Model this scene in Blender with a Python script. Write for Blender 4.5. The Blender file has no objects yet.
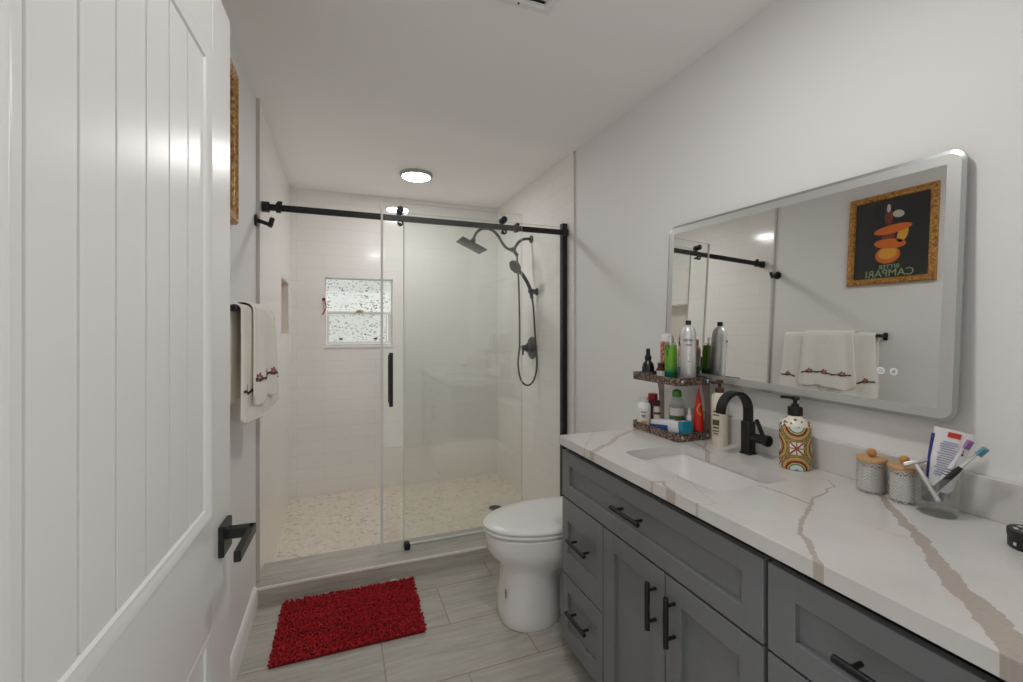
import bpy, bmesh, math, random
from mathutils import Vector, Matrix
random.seed(7)
SC = bpy.context.scene
COL = SC.collection
PI = math.pi
V = Vector

# ------------------------------------------------------------------ camera, world, exposure
cam = bpy.data.objects.new('camera', bpy.data.cameras.new('camera'))
COL.objects.link(cam)
cam.location = (0, 0, 1.325)
cam.rotation_euler = (PI / 2, 0, -0.3686)
cam.data.sensor_fit = 'HORIZONTAL'
cam.data.sensor_width = 36.0
cam.data.lens = 36.0 * 444.8 / 1023
cam.data.shift_y = -13.8 / 1023
cam.data.clip_start = 0.02
SC.camera = cam
world = bpy.data.worlds.new('doorway_fill')  # even ambient fill, added to brighten the room through the open doorway
SC.world = world
world.use_nodes = True
world.node_tree.nodes['Background'].inputs[0].default_value = (1.0, 0.985, 0.96, 1)
WORLD_STRENGTH = 0.65
world.node_tree.nodes['Background'].inputs[1].default_value = WORLD_STRENGTH
LAMP_STRENGTH = 58.0
SC.view_settings.view_transform = 'Standard'
SC.view_settings.look = 'None'
SC.view_settings.gamma = 1.0
SC.view_settings.use_curve_mapping = False
SC.view_settings.exposure = 0.50
SC.cycles.use_denoising = True
SC.cycles.max_bounces = 18
SC.cycles.diffuse_bounces = 14
SC.cycles.transparent_max_bounces = 24
SC.cycles.transmission_bounces = 10
SC.cycles.glossy_bounces = 6
SC.cycles.caustics_reflective = False
SC.cycles.caustics_refractive = False
SC.cycles.sample_clamp_indirect = 6.0

# ------------------------------------------------------------------ measures of the room (metres)
XL, XR, YB, ZC = -0.38, 1.391, 3.95, 2.44      # left wall, right wall, back wall, ceiling
YT = 2.48                                     # where the shower tile begins
YW = 0.18                                     # inside of the wall with the doorway
SHZ = -0.045                                  # shower floor
CT = 0.89                                     # counter top

# ------------------------------------------------------------------ materials
def lin(c):
    return c / 12.92 if c <= 0.04045 else ((c + 0.055) / 1.055) ** 2.4
def rgb(r, g, b):
    return (lin(r / 255), lin(g / 255), lin(b / 255), 1.0)

class NT:
    def __init__(s, name):
        s.m = bpy.data.materials.new(name)
        s.m.use_nodes = True
        s.t = s.m.node_tree
        s.b = s.t.nodes['Principled BSDF']
        s.out = s.t.nodes['Material Output']
    def n(s, typ, **kw):
        nd = s.t.nodes.new(typ)
        for k, v in kw.items():
            setattr(nd, k, v)
        return nd
    def set(s, sock, v):
        if isinstance(v, bpy.types.NodeSocket):
            s.t.links.new(v, sock)
        else:
            sock.default_value = v
    def math(s, op, a, b=0.0, clamp=False):
        nd = s.n('ShaderNodeMath', operation=op, use_clamp=clamp)
        s.set(nd.inputs[0], a)
        s.set(nd.inputs[1], b)
        return nd.outputs[0]
    def mix(s, f, a, b):
        nd = s.n('ShaderNodeMix', data_type='RGBA')
        s.set(nd.inputs[0], f)
        s.set(nd.inputs[6], a)
        s.set(nd.inputs[7], b)
        return nd.outputs[2]
    def pos(s):
        return s.n('ShaderNodeNewGeometry').outputs['Position']
    def obj(s):
        return s.n('ShaderNodeTexCoord').outputs['Object']
    def uv(s):
        return s.n('ShaderNodeTexCoord').outputs['UV']
    def sep(s, v):
        nd = s.n('ShaderNodeSeparateXYZ')
        s.set(nd.inputs[0], v)
        return nd.outputs
    def comb(s, x, y, z=0.0):
        nd = s.n('ShaderNodeCombineXYZ')
        s.set(nd.inputs[0], x); s.set(nd.inputs[1], y); s.set(nd.inputs[2], z)
        return nd.outputs[0]
    def noise(s, v, scale, detail=4.0, rough=0.5):
        nd = s.n('ShaderNodeTexNoise')
        s.set(nd.inputs['Vector'], v)
        nd.inputs['Scale'].default_value = scale
        nd.inputs['Detail'].default_value = detail
        nd.inputs['Roughness'].default_value = rough
        return nd.outputs
    def scale(s, v, sc, off=(0, 0, 0)):
        nd = s.n('ShaderNodeMapping')
        s.set(nd.inputs['Vector'], v)
        nd.inputs['Scale'].default_value = sc
        nd.inputs['Location'].default_value = off
        return nd.outputs[0]
    def ramp(s, f, stops, interp='LINEAR'):
        nd = s.n('ShaderNodeValToRGB')
        s.set(nd.inputs[0], f)
        cr = nd.color_ramp
        cr.interpolation = interp
        while len(cr.elements) < len(stops):
            cr.elements.new(0.5)
        for e, (p, c) in zip(cr.elements, stops):
            e.position = p
            e.color = c if len(c) == 4 else (*c, 1)
        return nd.outputs[0]
    def bump(s, h, strength=0.3, dist=0.002):
        nd = s.n('ShaderNodeBump')
        nd.inputs['Strength'].default_value = strength
        nd.inputs['Distance'].default_value = dist
        s.set(nd.inputs['Height'], h)
        s.t.links.new(nd.outputs[0], s.b.inputs['Normal'])

def plain(name, col, rough=0.5, metal=0.0, var=0.03, scale=30.0, bump=0.0, coat=0.0, spec=0.5):
    """an even coloured surface with a faint procedural unevenness"""
    k = NT(name)
    nz = k.noise(k.obj(), scale, 3.0)
    d = tuple(max(0, c * (1 - var)) for c in col[:3]) + (1,)
    e = tuple(min(1, c * (1 + var)) for c in col[:3]) + (1,)
    k.set(k.b.inputs['Base Color'], k.mix(nz[0], d, e))
    k.b.inputs['Roughness'].default_value = rough
    k.b.inputs['Metallic'].default_value = metal
    k.b.inputs['Coat Weight'].default_value = coat
    k.b.inputs['Specular IOR Level'].default_value = spec
    if bump:
        k.bump(nz[0], bump, 0.001)
    return k.m

def thin_glass(name, tint, f0=0.045, rough=0.0, body=0.0, body_col=(0.8, 0.85, 0.83, 1)):
    """a thin clear sheet: passes light with a slight tint, mirrors by Fresnel"""
    k = NT(name)
    k.t.nodes.remove(k.b)
    tr = k.n('ShaderNodeBsdfTransparent'); tr.inputs[0].default_value = tint
    gl = k.n('ShaderNodeBsdfGlossy'); gl.inputs['Roughness'].default_value = rough
    gl.inputs['Color'].default_value = (1, 1, 1, 1)
    ge = k.n('ShaderNodeNewGeometry')
    dt = k.n('ShaderNodeVectorMath', operation='DOT_PRODUCT')
    k.t.links.new(ge.outputs['Normal'], dt.inputs[0]); k.t.links.new(ge.outputs['Incoming'], dt.inputs[1])
    cs = k.math('ABSOLUTE', dt.outputs['Value'])
    nz = k.noise(k.obj(), 3.0, 1.0)
    f = k.math('ADD', f0, k.math('MULTIPLY', k.math('POWER', k.math('SUBTRACT', 1.0, cs), 5.0), 1 - f0))
    f = k.math('MULTIPLY', f, k.math('ADD', 0.95, k.math('MULTIPLY', nz[0], 0.1)))
    mx = k.n('ShaderNodeMixShader')
    k.t.links.new(f, mx.inputs[0]); k.t.links.new(tr.outputs[0], mx.inputs[1]); k.t.links.new(gl.outputs[0], mx.inputs[2])
    last = mx.outputs[0]
    if body:
        df = k.n('ShaderNodeBsdfDiffuse'); df.inputs[0].default_value = body_col
        m2 = k.n('ShaderNodeMixShader'); m2.inputs[0].default_value = body
        k.t.links.new(last, m2.inputs[1]); k.t.links.new(df.outputs[0], m2.inputs[2])
        last = m2.outputs[0]
    k.t.links.new(last, k.out.inputs[0])
    return k.m

WHITE = (0.80, 0.79, 0.775, 1)
M = {}
M['wall'] = plain('painted_wall', (0.80, 0.793, 0.788, 1), 0.6, var=0.012, scale=220, bump=0.05)
M['ceiling'] = plain('painted_ceiling', (0.90, 0.892, 0.885, 1), 0.75, var=0.012, scale=160, bump=0.06)
M['trim'] = plain('white_gloss_trim', (0.82, 0.81, 0.80, 1), 0.3, var=0.01, scale=60)
M['door'] = plain('white_gloss_door_paint', (0.76, 0.755, 0.745, 1), 0.30, spec=0.4, var=0.01, scale=90, bump=0.04)
M['black'] = plain('matte_black_metal', (0.012, 0.012, 0.013, 1), 0.38, metal=0.3, var=0.1, scale=60)
M['gun'] = plain('dark_bronze_metal', (0.020, 0.020, 0.021, 1), 0.3, metal=0.6, var=0.1, scale=60)
M['chrome'] = plain('chrome', (0.75, 0.75, 0.76, 1), 0.12, metal=1.0, var=0.02)
M['can'] = plain('satin_silver_can', (0.70, 0.69, 0.69, 1), 0.38, metal=0.55, var=0.02)
M['alu'] = plain('brushed_aluminium', (0.62, 0.62, 0.62, 1), 0.3, metal=1.0, var=0.05, scale=90)
M['grey_cab'] = plain('grey_cabinet_paint', rgb(116, 118, 121), 0.36, var=0.03, scale=50)
M['dark_gap'] = plain('dark_cabinet_inside', (0.02, 0.02, 0.022, 1), 0.7)
M['porcelain'] = plain('white_porcelain', (0.80, 0.785, 0.775, 1), 0.10, var=0.008, coat=0.5)
M['plastic_w'] = plain('white_plastic', (0.80, 0.80, 0.79, 1), 0.3, var=0.01)
M['towel'] = plain('cream_terry', rgb(240, 237, 230), 0.95, var=0.04, scale=420, bump=0.8, spec=0.1)
M['rod_end'] = M['black']
M['glass'] = thin_glass('shower_glass', (0.982, 0.990, 0.979, 1), body=0.005)
M['glass_edge'] = plain('polished_glass_edge', rgb(205, 214, 208), 0.15, var=0.03)
M['clear'] = thin_glass('clear_glass', (0.96, 0.97, 0.965, 1), f0=0.08, body=0.015, body_col=(0.85, 0.88, 0.86, 1))
M['clear_base'] = thin_glass('thick_glass_base', (0.90, 0.93, 0.90, 1), f0=0.08, body=0.03, body_col=(0.75, 0.8, 0.74, 1))
M['clear_plastic'] = thin_glass('clear_plastic', (0.88, 0.9, 0.88, 1), rough=0.05, body=0.10, body_col=(0.75, 0.78, 0.74, 1))
M['wood_lid'] = plain('pale_wood', rgb(196, 154, 108), 0.5, var=0.18, scale=24)
M['cotton'] = plain('white_cotton', rgb(232, 230, 226), 0.95, var=0.1, scale=120, bump=0.8)
M['greypaper'] = plain('grey_cotton', rgb(168, 158, 150), 0.95, var=0.12, scale=160, bump=0.8)

def mat_tile(name, bw, rh, col, grout, axis, rough=0.12, gs=0.002, off=(0, 0)):
    k = NT(name)
    p = k.sep(k.pos())
    u = k.math('ADD', p[axis], off[0]); w = k.math('ADD', p[2], off[1])
    br = k.n('ShaderNodeTexBrick', offset=0.5, offset_frequency=2)
    k.set(br.inputs['Vector'], k.comb(u, w))
    br.inputs['Scale'].default_value = 1.0
    br.inputs['Brick Width'].default_value = bw
    br.inputs['Row Height'].default_value = rh
    br.inputs['Mortar Size'].default_value = gs
    br.inputs['Mortar Smooth'].default_value = 0.3
    br.inputs['Color1'].default_value = col
    br.inputs['Color2'].default_value = tuple(c * 0.985 for c in col[:3]) + (1,)
    br.inputs['Mortar'].default_value = grout
    nz = k.noise(k.pos(), 9.0, 2.0)
    k.set(k.b.inputs['Base Color'], br.outputs['Color'])
    k.b.inputs['Roughness'].default_value = rough
    h = k.math('ADD', k.math('MULTIPLY', br.outputs['Fac'], -1.0), k.math('MULTIPLY', nz[0], 0.5))
    k.bump(h, 0.35, 0.0015)
    return k.m
TILE = (0.83, 0.815, 0.795, 1)
GROUT = (0.74, 0.725, 0.705, 1)
M['tile_x'] = mat_tile('white_shower_tile_back', 0.405, 0.108, TILE, GROUT, 0, off=(0.12, 0.03))
M['tile_y'] = mat_tile('white_shower_tile_side', 0.405, 0.108, TILE, GROUT, 1, off=(0.05, 0.03))

def mat_floor(name, bright=1.0, layout=True):
    k = NT(name)
    p = k.pos()
    if layout:
        q = k.scale(p, (1, 1, 1), (0.135, -1.65, 0))
        br = k.n('ShaderNodeTexBrick', offset=0.5, offset_frequency=2)
        k.set(br.inputs['Vector'], q)
        br.inputs['Scale'].default_value = 1.0
        br.inputs['Brick Width'].default_value = 0.595
        br.inputs['Row Height'].default_value = 0.30
        br.inputs['Mortar Size'].default_value = 0.0034
        br.inputs['Mortar Smooth'].default_value = 0.2
        br.inputs['Color1'].default_value = (0, 0, 0, 1)
        br.inputs['Color2'].default_value = (1, 1, 1, 1)
        br.inputs['Mortar'].default_value = (0.5, 0.5, 0.5, 1)
        tint = k.sep(br.outputs['Color'])[0]
        jump = k.comb(k.math('MULTIPLY', tint, 3.1), k.math('MULTIPLY', tint, 7.7), 0.0)
    else:
        jump = k.comb(0.3, 0.7, 0.0)
    va = k.n('ShaderNodeVectorMath', operation='ADD')
    k.set(va.inputs[0], p); k.set(va.inputs[1], jump)
    wv = k.noise(va.outputs[0], 3.0, 2.0)
    vb = k.n('ShaderNodeVectorMath', operation='ADD')
    k.set(vb.inputs[0], va.outputs[0])
    k.set(vb.inputs[1], k.comb(0.0, k.math('MULTIPLY', wv[0], 0.035), k.math('MULTIPLY', wv[0], 0.035)))
    g1 = k.noise(k.scale(vb.outputs[0], (2.6, 34, 34)), 1.0, 6.0, 0.62)
    g2 = k.noise(k.scale(vb.outputs[0], (7, 170, 170)), 1.0, 3.0, 0.6)
    f = k.math('ADD', k.math('MULTIPLY', g1[0], 0.62), k.math('MULTIPLY', g2[0], 0.38))
    c = k.ramp(f, [(0.30, rgb(146, 142, 134)), (0.45, rgb(172, 169, 160)), (0.58, rgb(186, 182, 173)), (0.72, rgb(204, 198, 187))])
    if layout:
        c = k.mix(k.math('MULTIPLY', br.outputs['Fac'], 0.8), c, rgb(150, 132, 121))
        k.bump(k.math('MULTIPLY', br.outputs['Fac'], -1.0), 0.3, 0.002)
    k.set(k.b.inputs['Base Color'], c)
    k.b.inputs['Roughness'].default_value = 0.34
    return k.m
M['floor'] = mat_floor('wood_look_floor_tile')
M['curb'] = mat_floor('wood_look_curb_tile', layout=False)

def mat_pebble():
    k = NT('cream_pebble_mosaic')
    p = k.scale(k.pos(), (1.0, 1.0, 0.0))
    wob = k.noise(p, 14.0, 2.0)
    va = k.n('ShaderNodeVectorMath', operation='MULTIPLY_ADD')
    k.set(va.inputs[0], wob[1]); va.inputs[1].default_value = (0.02, 0.02, 0); k.set(va.inputs[2], p)
    ve = k.n('ShaderNodeTexVoronoi', feature='DISTANCE_TO_EDGE'); ve.inputs['Scale'].default_value = 40
    vc = k.n('ShaderNodeTexVoronoi', feature='F1'); vc.inputs['Scale'].default_value = 40
    k.set(ve.inputs['Vector'], va.outputs[0]); k.set(vc.inputs['Vector'], va.outputs[0])
    rnd = k.sep(vc.outputs['Color'])[0]
    stone = k.ramp(rnd, [(0.0, rgb(196, 186, 172)), (0.08, rgb(214, 204, 190)), (0.25, rgb(228, 219, 205)), (0.7, rgb(236, 228, 215)), (1.0, rgb(226, 214, 198))])
    edge = k.math('MULTIPLY', ve.outputs['Distance'], 9.0, True)
    k.set(k.b.inputs['Base Color'], k.mix(edge, rgb(222, 213, 200), stone))
    k.b.inputs['Roughness'].default_value = 0.4
    k.bump(edge, 0.5, 0.003)
    return k.m
M['pebble'] = mat_pebble()

# quartz: veins run along the lines they follow on the slab
VEINS = [
    ([(1.315, .735), (1.275, .703), (1.203, .637), (1.136, .569), (1.044, .493), (.964, .426), (.919, .371), (.87, .327), (.80, .27)], .012, .050, 1.0),
    ([(1.02, 1.02), (1.071, .895), (1.084, .841), (1.078, .751)], .007, .010, .9),
    ([(1.287, .878), (1.299, .856), (1.261, .819), (1.195, .797), (1.127, .78), (1.078, .75), (.991, .71), (.903, .65), (.868, .604), (.815, .554)], .004, .013, .9),
    ([(1.08, .749), (1.069, .716), (1.088, .632), (1.085, .58), (1.101, .56)], .002, .004, .55),
    ([(.967, .634), (.976, .588), (.991, .544), (.968, .517)], .002, .002, .4),
    ([(1.02, .70), (1.00, .64), (1.03, .58), (1.05, .53)], .002, .002, .4),
    ([(1.36, 1.62), (1.209, 1.591), (1.124, 1.552), (1.031, 1.496), (.963, 1.435), (.876, 1.379), (.80, 1.335)], .020, .022, .75),
    ([(1.02, 1.62), (.972, 1.585), (.878, 1.468), (.821, 1.40), (.80, 1.38)], .005, .005, .6),
    ([(1.25, 1.33), (1.227, 1.25), (1.19, 1.19), (1.14, 1.12)], .020, .012, .8),
    ([(1.33, 1.36), (1.29, 1.30), (1.23, 1.25)], .010, .012, .7),
    ([(.80, 1.04), (.824, 1.03), (.851, 1.011), (.835, .984), (.818, .943), (.804, .89)], .005, .020, .8),
    ([(.935, 1.06), (.916, 1.022), (.911, .963), (.877, .886), (.866, .845), (.844, .841), (.82, .86)], .0035, .0035, .8),
]
def mat_quartz():
    g = bpy.data.node_groups.new('vein_segment', 'ShaderNodeTree')
    for nm, ty in (('P', 'NodeSocketVector'), ('A', 'NodeSocketVector'), ('BA', 'NodeSocketVector'), ('Inv', 'NodeSocketFloat'), ('W0', 'NodeSocketFloat'), ('DW', 'NodeSocketFloat'), ('Fade', 'NodeSocketFloat')):
        g.interface.new_socket(nm, in_out='INPUT', socket_type=ty)
    g.interface.new_socket('Mask', in_out='OUTPUT', socket_type='NodeSocketFloat')
    gi = g.nodes.new('NodeGroupInput'); go = g.nodes.new('NodeGroupOutput')
    L = g.links.new
    def vm(op, a, b):
        nd = g.nodes.new('ShaderNodeVectorMath'); nd.operation = op
        L(a, nd.inputs[0]); L(b, nd.inputs[1] if op != 'SCALE' else nd.inputs['Scale'])
        return nd
    def mm(op, a, b, clamp=False):
        nd = g.nodes.new('ShaderNodeMath'); nd.operation = op; nd.use_clamp = clamp
        for i, x in enumerate((a, b)):
            if isinstance(x, (int, float)): nd.inputs[i].default_value = x
            else: L(x, nd.inputs[i])
        return nd.outputs[0]
    pa = vm('SUBTRACT', gi.outputs['P'], gi.outputs['A']).outputs[0]
    h = mm('MULTIPLY', vm('DOT_PRODUCT', pa, gi.outputs['BA']).outputs['Value'], gi.outputs['Inv'], True)
    sc = vm('SCALE', gi.outputs['BA'], h).outputs[0]
    df = vm('SUBTRACT', pa, sc).outputs[0]
    ln = g.nodes.new('ShaderNodeVectorMath'); ln.operation = 'LENGTH'; L(df, ln.inputs[0])
    w = mm('ADD', gi.outputs['W0'], mm('MULTIPLY', gi.outputs['DW'], h))
    e = mm('MULTIPLY', mm('SUBTRACT', w, ln.outputs['Value']), 700.0, True)
    L(mm('MULTIPLY', e, gi.outputs['Fade']), go.inputs[0])
    k = NT('veined_white_quartz')
    p = k.pos()
    s = k.sep(p)
    flat = k.comb(s[0], s[1], 0.0)
    n1 = k.noise(flat, 22.0, 4.0, 0.6)
    n2 = k.noise(flat, 120.0, 3.0, 0.6)
    def jit(v, nz, amp):
        a = k.n('ShaderNodeVectorMath', operation='SUBTRACT'); k.set(a.inputs[0], nz); a.inputs[1].default_value = (.5, .5, .5)
        b = k.n('ShaderNodeVectorMath', operation='MULTIPLY_ADD')
        k.set(b.inputs[0], a.outputs[0]); b.inputs[1].default_value = (amp, amp, 0); k.set(b.inputs[2], v)
        return b.outputs[0]
    q = jit(jit(flat, n1[1], 0.030), n2[1], 0.008)
    tot = None
    for pts, w0, w1, fade in VEINS:
        n = len(pts) - 1
        for i in range(n):
            a, b = pts[i], pts[i + 1]
            nd = k.n('ShaderNodeGroup'); nd.node_tree = g
            k.set(nd.inputs['P'], q)
            nd.inputs['A'].default_value = (a[0], a[1], 0)
            ba = (b[0] - a[0], b[1] - a[1], 0)
            nd.inputs['BA'].default_value = ba
            nd.inputs['Inv'].default_value = 1.0 / (ba[0] ** 2 + ba[1] ** 2)
            wa = w0 + (w1 - w0) * i / n; wb = w0 + (w1 - w0) * (i + 1) / n
            nd.inputs['W0'].default_value = wa / 2; nd.inputs['DW'].default_value = (wb - wa) / 2
            nd.inputs['Fade'].default_value = fade
            tot = nd.outputs[0] if tot is None else k.math('MAXIMUM', tot, nd.outputs[0])
    cloud = k.noise(flat, 5.0, 5.0, 0.6)
    base = k.ramp(cloud[0], [(0.3, (0.60, 0.58, 0.555, 1)), (0.6, (0.65, 0.635, 0.615, 1))])
    vein = k.mix(n2[0], rgb(166, 157, 147), rgb(184, 175, 165))
    k.set(k.b.inputs['Base Color'], k.mix(tot, base, vein))
    k.b.inputs['Roughness'].default_value = 0.16
    return k.m
M['quartz'] = mat_quartz()

def mat_tortoise():
    k = NT('tortoiseshell_acrylic')
    v = k.n('ShaderNodeTexVoronoi'); v.inputs['Scale'].default_value = 190
    k.set(v.inputs['Vector'], k.obj())
    r = k.sep(v.outputs['Color'])[0]
    k.set(k.b.inputs['Base Color'], k.ramp(r, [(0.0, rgb(48, 36, 30)), (0.5, rgb(84, 66, 56)), (0.8, rgb(128, 108, 96)), (0.95, rgb(150, 132, 121))]))
    k.b.inputs['Roughness'].default_value = 0.15
    return k.m
M['tortoise'] = mat_tortoise()
M['smoke'] = thin_glass('smoky_acrylic', (0.66, 0.60, 0.56, 1), body=0.18, body_col=(0.34, 0.29, 0.26, 1))

def mat_talavera():
    k = NT('painted_mexican_tile_glaze')
    s = k.sep(k.uv())
    U = k.math('MULTIPLY', s[0], 2.0); W = k.math('MULTIPLY', s[1], 0.98)
    def cell(du, dw):
        fu = k.math('SUBTRACT', k.math('FRACT', k.math('ADD', U, du)), 0.5)
        fw = k.math('SUBTRACT', k.math('FRACT', k.math('ADD', W, dw)), 0.5)
        return fu, fw, k.math('SQRT', k.math('ADD', k.math('MULTIPLY', fu, fu), k.math('MULTIPLY', fw, fw)))
    ring = k.math('MINIMUM', cell(0.0, 0.0)[2], cell(0.5, 0.5)[2])
    nz = k.noise(k.uv(), 34.0, 3.0)
    wob = k.math('ADD', ring, k.math('MULTIPLY', k.math('SUBTRACT', nz[0], 0.5), 0.02))
    disc = k.ramp(wob, [(0.0, rgb(120, 150, 170)), (0.05, rgb(196, 212, 212)), (0.11, rgb(214, 220, 208)), (0.135, rgb(92, 132, 96)), (0.165, rgb(206, 178, 120)), (0.185, rgb(120, 52, 32)), (0.235, rgb(192, 146, 84)), (0.275, rgb(206, 172, 112)), (0.295, rgb(96, 112, 66))], 'CONSTANT')
    au, aw, _ = cell(0.5, 0.0)
    bu, bw, _ = cell(0.0, 0.5)
    def sq(x, y): return k.math('MAXIMUM', k.math('ABSOLUTE', x), k.math('ABSOLUTE', y))
    qa, qb = sq(au, aw), sq(bu, bw)
    pick = k.math('LESS_THAN', qa, qb)
    def sel(x, y): return k.math('ADD', k.math('MULTIPLY', pick, x), k.math('MULTIPLY', k.math('SUBTRACT', 1.0, pick), y))
    xu, xw = k.math('ABSOLUTE', sel(au, bu)), k.math('ABSOLUTE', sel(aw, bw))
    q = k.math('MINIMUM', qa, qb)
    diag = k.math('LESS_THAN', k.math('ABSOLUTE', k.math('SUBTRACT', xu, xw)), 0.022)
    tile = k.mix(diag, rgb(226, 216, 200), rgb(116, 50, 44))
    tile = k.mix(k.math('LESS_THAN', k.math('MINIMUM', xu, xw), 0.012), tile, rgb(150, 80, 60))
    ground = k.mix(k.math('GREATER_THAN', nz[0], 0.5), rgb(184, 138, 84), rgb(104, 110, 64))
    c = k.mix(k.math('LESS_THAN', q, 0.135), ground, tile)
    c = k.mix(k.math('LESS_THAN', wob, 0.315), c, disc)
    k.set(k.b.inputs['Base Color'], c)
    k.b.inputs['Roughness'].default_value = 0.25
    return k.m
M['talavera'] = mat_talavera()
def mat_spotted(name, base, spots, scale, thr):
    k = NT(name)
    v = k.n('ShaderNodeTexVoronoi'); v.inputs['Scale'].default_value = scale
    k.set(v.inputs['Vector'], k.obj())
    r = k.sep(v.outputs['Color'])
    c = k.ramp(r[1], [(0.0, spots[0]), (0.5, spots[1])], 'CONSTANT')
    f = k.math('LESS_THAN', v.outputs['Distance'], thr)
    k.set(k.b.inputs['Base Color'], k.mix(f, base, c))
    k.b.inputs['Roughness'].default_value = 0.3
    return k.m
M['shoulder'] = mat_spotted('painted_shoulder_glaze', rgb(226, 220, 206), (rgb(120, 60, 44), rgb(90, 110, 70)), 70, 0.35)
M['redcan'] = mat_spotted('red_print', rgb(178, 70, 58), (rgb(226, 206, 186), rgb(206, 160, 120)), 130, 0.42)

def mat_herring():
    k = NT('herringbone_pressed_glass')
    k.t.nodes.remove(k.b)
    s = k.sep(k.uv())
    tri = k.math('ABSOLUTE', k.math('SUBTRACT', k.math('FRACT', k.math('MULTIPLY', s[0], 12.0)), 0.5))
    line = k.math('FRACT', k.math('ADD', k.math('MULTIPLY', s[1], 9.0), k.math('MULTIPLY', tri, 2.0)))
    f = k.math('LESS_THAN', line, 0.42)
    tr = k.n('ShaderNodeBsdfTransparent'); tr.inputs[0].default_value = (0.93, 0.93, 0.92, 1)
    gl = k.n('ShaderNodeBsdfGlossy'); gl.inputs['Roughness'].default_value = 0.12
    df = k.n('ShaderNodeBsdfDiffuse'); df.inputs[0].default_value = (0.86, 0.85, 0.83, 1)
    m1 = k.n('ShaderNodeMixShader'); m1.inputs[0].default_value = 0.4
    k.t.links.new(df.outputs[0], m1.inputs[1]); k.t.links.new(gl.outputs[0], m1.inputs[2])
    m2 = k.n('ShaderNodeMixShader')
    k.t.links.new(k.math('ADD', k.math('MULTIPLY', f, 0.5), 0.1), m2.inputs[0])
    k.t.links.new(tr.outputs[0], m2.inputs[1]); k.t.links.new(m1.outputs[0], m2.inputs[2])
    k.t.links.new(m2.outputs[0], k.out.inputs[0])
    return k.m
M['herring'] = mat_herring()

def mat_leaf_film(strength):
    k = NT('leaf_patterned_window_film')
    p = k.obj()
    nz = k.noise(p, 9.0, 2.0)
    va = k.n('ShaderNodeVectorMath', operation='MULTIPLY_ADD')
    k.set(va.inputs[0], nz[1]); va.inputs[1].default_value = (.05, .05, .05); k.set(va.inputs[2], p)
    tot = None
    for i, (sc, ro, th) in enumerate(((26, 0.6, .17), (30, -0.7, .17), (22, 1.5, .15), (36, 2.3, .18))):
        mp = k.n('ShaderNodeMapping'); k.set(mp.inputs[0], va.outputs[0])
        mp.inputs['Rotation'].default_value = (0, ro, 0); mp.inputs['Scale'].default_value = (1.0, 0.0, 1.9)
        mp.inputs['Location'].default_value = (i * 3.3, 0, i * 1.7)
        v = k.n('ShaderNodeTexVoronoi'); v.inputs['Scale'].default_value = sc
        k.set(v.inputs['Vector'], mp.outputs[0])
        pick = k.math('LESS_THAN', k.sep(v.outputs['Color'])[0], 0.60)
        f = k.math('MULTIPLY', pick, k.math('LESS_THAN', v.outputs['Distance'], th * 1.5))
        tot = f if tot is None else k.math('MAXIMUM', tot, f)
    cl = k.noise(p, 7.0, 2.0)
    tot = k.math('MULTIPLY', tot, k.math('ADD', 0.25, k.math('MULTIPLY', k.math('SUBTRACT', cl[0], 0.42), 5.0, True), True))
    k.set(k.b.inputs['Base Color'], k.mix(tot, (0.62, 0.64, 0.62, 1), rgb(92, 98, 96)))
    k.set(k.b.inputs['Emission Color'], k.mix(tot, (0.90, 0.96, 0.94, 1), (0.26, 0.28, 0.275, 1)))
    k.b.inputs['Emission Strength'].default_value = strength
    k.b.inputs['Roughness'].default_value = 0.2
    return k.m
M['film'] = mat_leaf_film(0.30)
M['film_low'] = mat_leaf_film(0.23)

def emit(name, col, st):
    k = NT(name)
    nz = k.noise(k.obj(), 3.0, 1.0)
    k.set(k.b.inputs['Emission Color'], k.mix(nz[0], col, tuple(c * .99 for c in col[:3]) + (1,)))
    k.b.inputs['Emission Strength'].default_value = st
    return k.m
M['lamp'] = emit('lamp_diffuser', (1.0, 0.985, 0.97, 1), LAMP_STRENGTH)

def mat_mirror():
    k = NT('mirror_silver')
    nz = k.noise(k.obj(), 2.0, 1.0)
    k.set(k.b.inputs['Base Color'], k.mix(nz[0], (0.86, 0.87, 0.855, 1), (0.87, 0.88, 0.865, 1)))
    k.b.inputs['Metallic'].default_value = 1.0
    k.b.inputs['Roughness'].default_value = 0.012
    return k.m
M['mirror'] = mat_mirror()
M['frost'] = plain('frosted_mirror_band', (0.60, 0.61, 0.60, 1), 0.40, metal=0.75, var=0.02)
M['bevel'] = plain('bevelled_mirror_edge', (0.36, 0.38, 0.37, 1), 0.32, metal=0.7, var=0.02)

def mat_gold():
    k = NT('ornate_gilded_wood')
    v = k.n('ShaderNodeTexVoronoi'); v.inputs['Scale'].default_value = 70
    k.set(v.inputs['Vector'], k.obj())
    n = k.noise(k.obj(), 30, 4)
    f = k.math('ADD', k.math('MULTIPLY', v.outputs['Distance'], 0.8), k.math('MULTIPLY', n[0], 0.5))
    k.set(k.b.inputs['Base Color'], k.ramp(f, [(0.15, rgb(222, 172, 92)), (0.5, rgb(196, 144, 70)), (0.9, rgb(140, 92, 40))]))
    k.b.inputs['Roughness'].default_value = 0.35
    k.b.inputs['Metallic'].default_value = 0.15
    k.bump(f, 0.8, 0.004)
    return k.m
M['gold'] = mat_gold()
def mat_red():
    k = NT('red_chenille')
    nz = k.noise(k.obj(), 60.0, 3.0)
    st = k.noise(k.scale(k.obj(), (3, 60, 3)), 1.0, 2.0)
    f = k.math('ADD', k.math('MULTIPLY', nz[0], 0.6), k.math('MULTIPLY', st[0], 0.4))
    k.set(k.b.inputs['Base Color'], k.ramp(f, [(0.32, rgb(104, 6, 14)), (0.5, rgb(160, 12, 26)), (0.68, rgb(192, 28, 40))]))
    k.b.inputs['Roughness'].default_value = 0.9
    return k.m
M['red_pile'] = mat_red()
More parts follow.
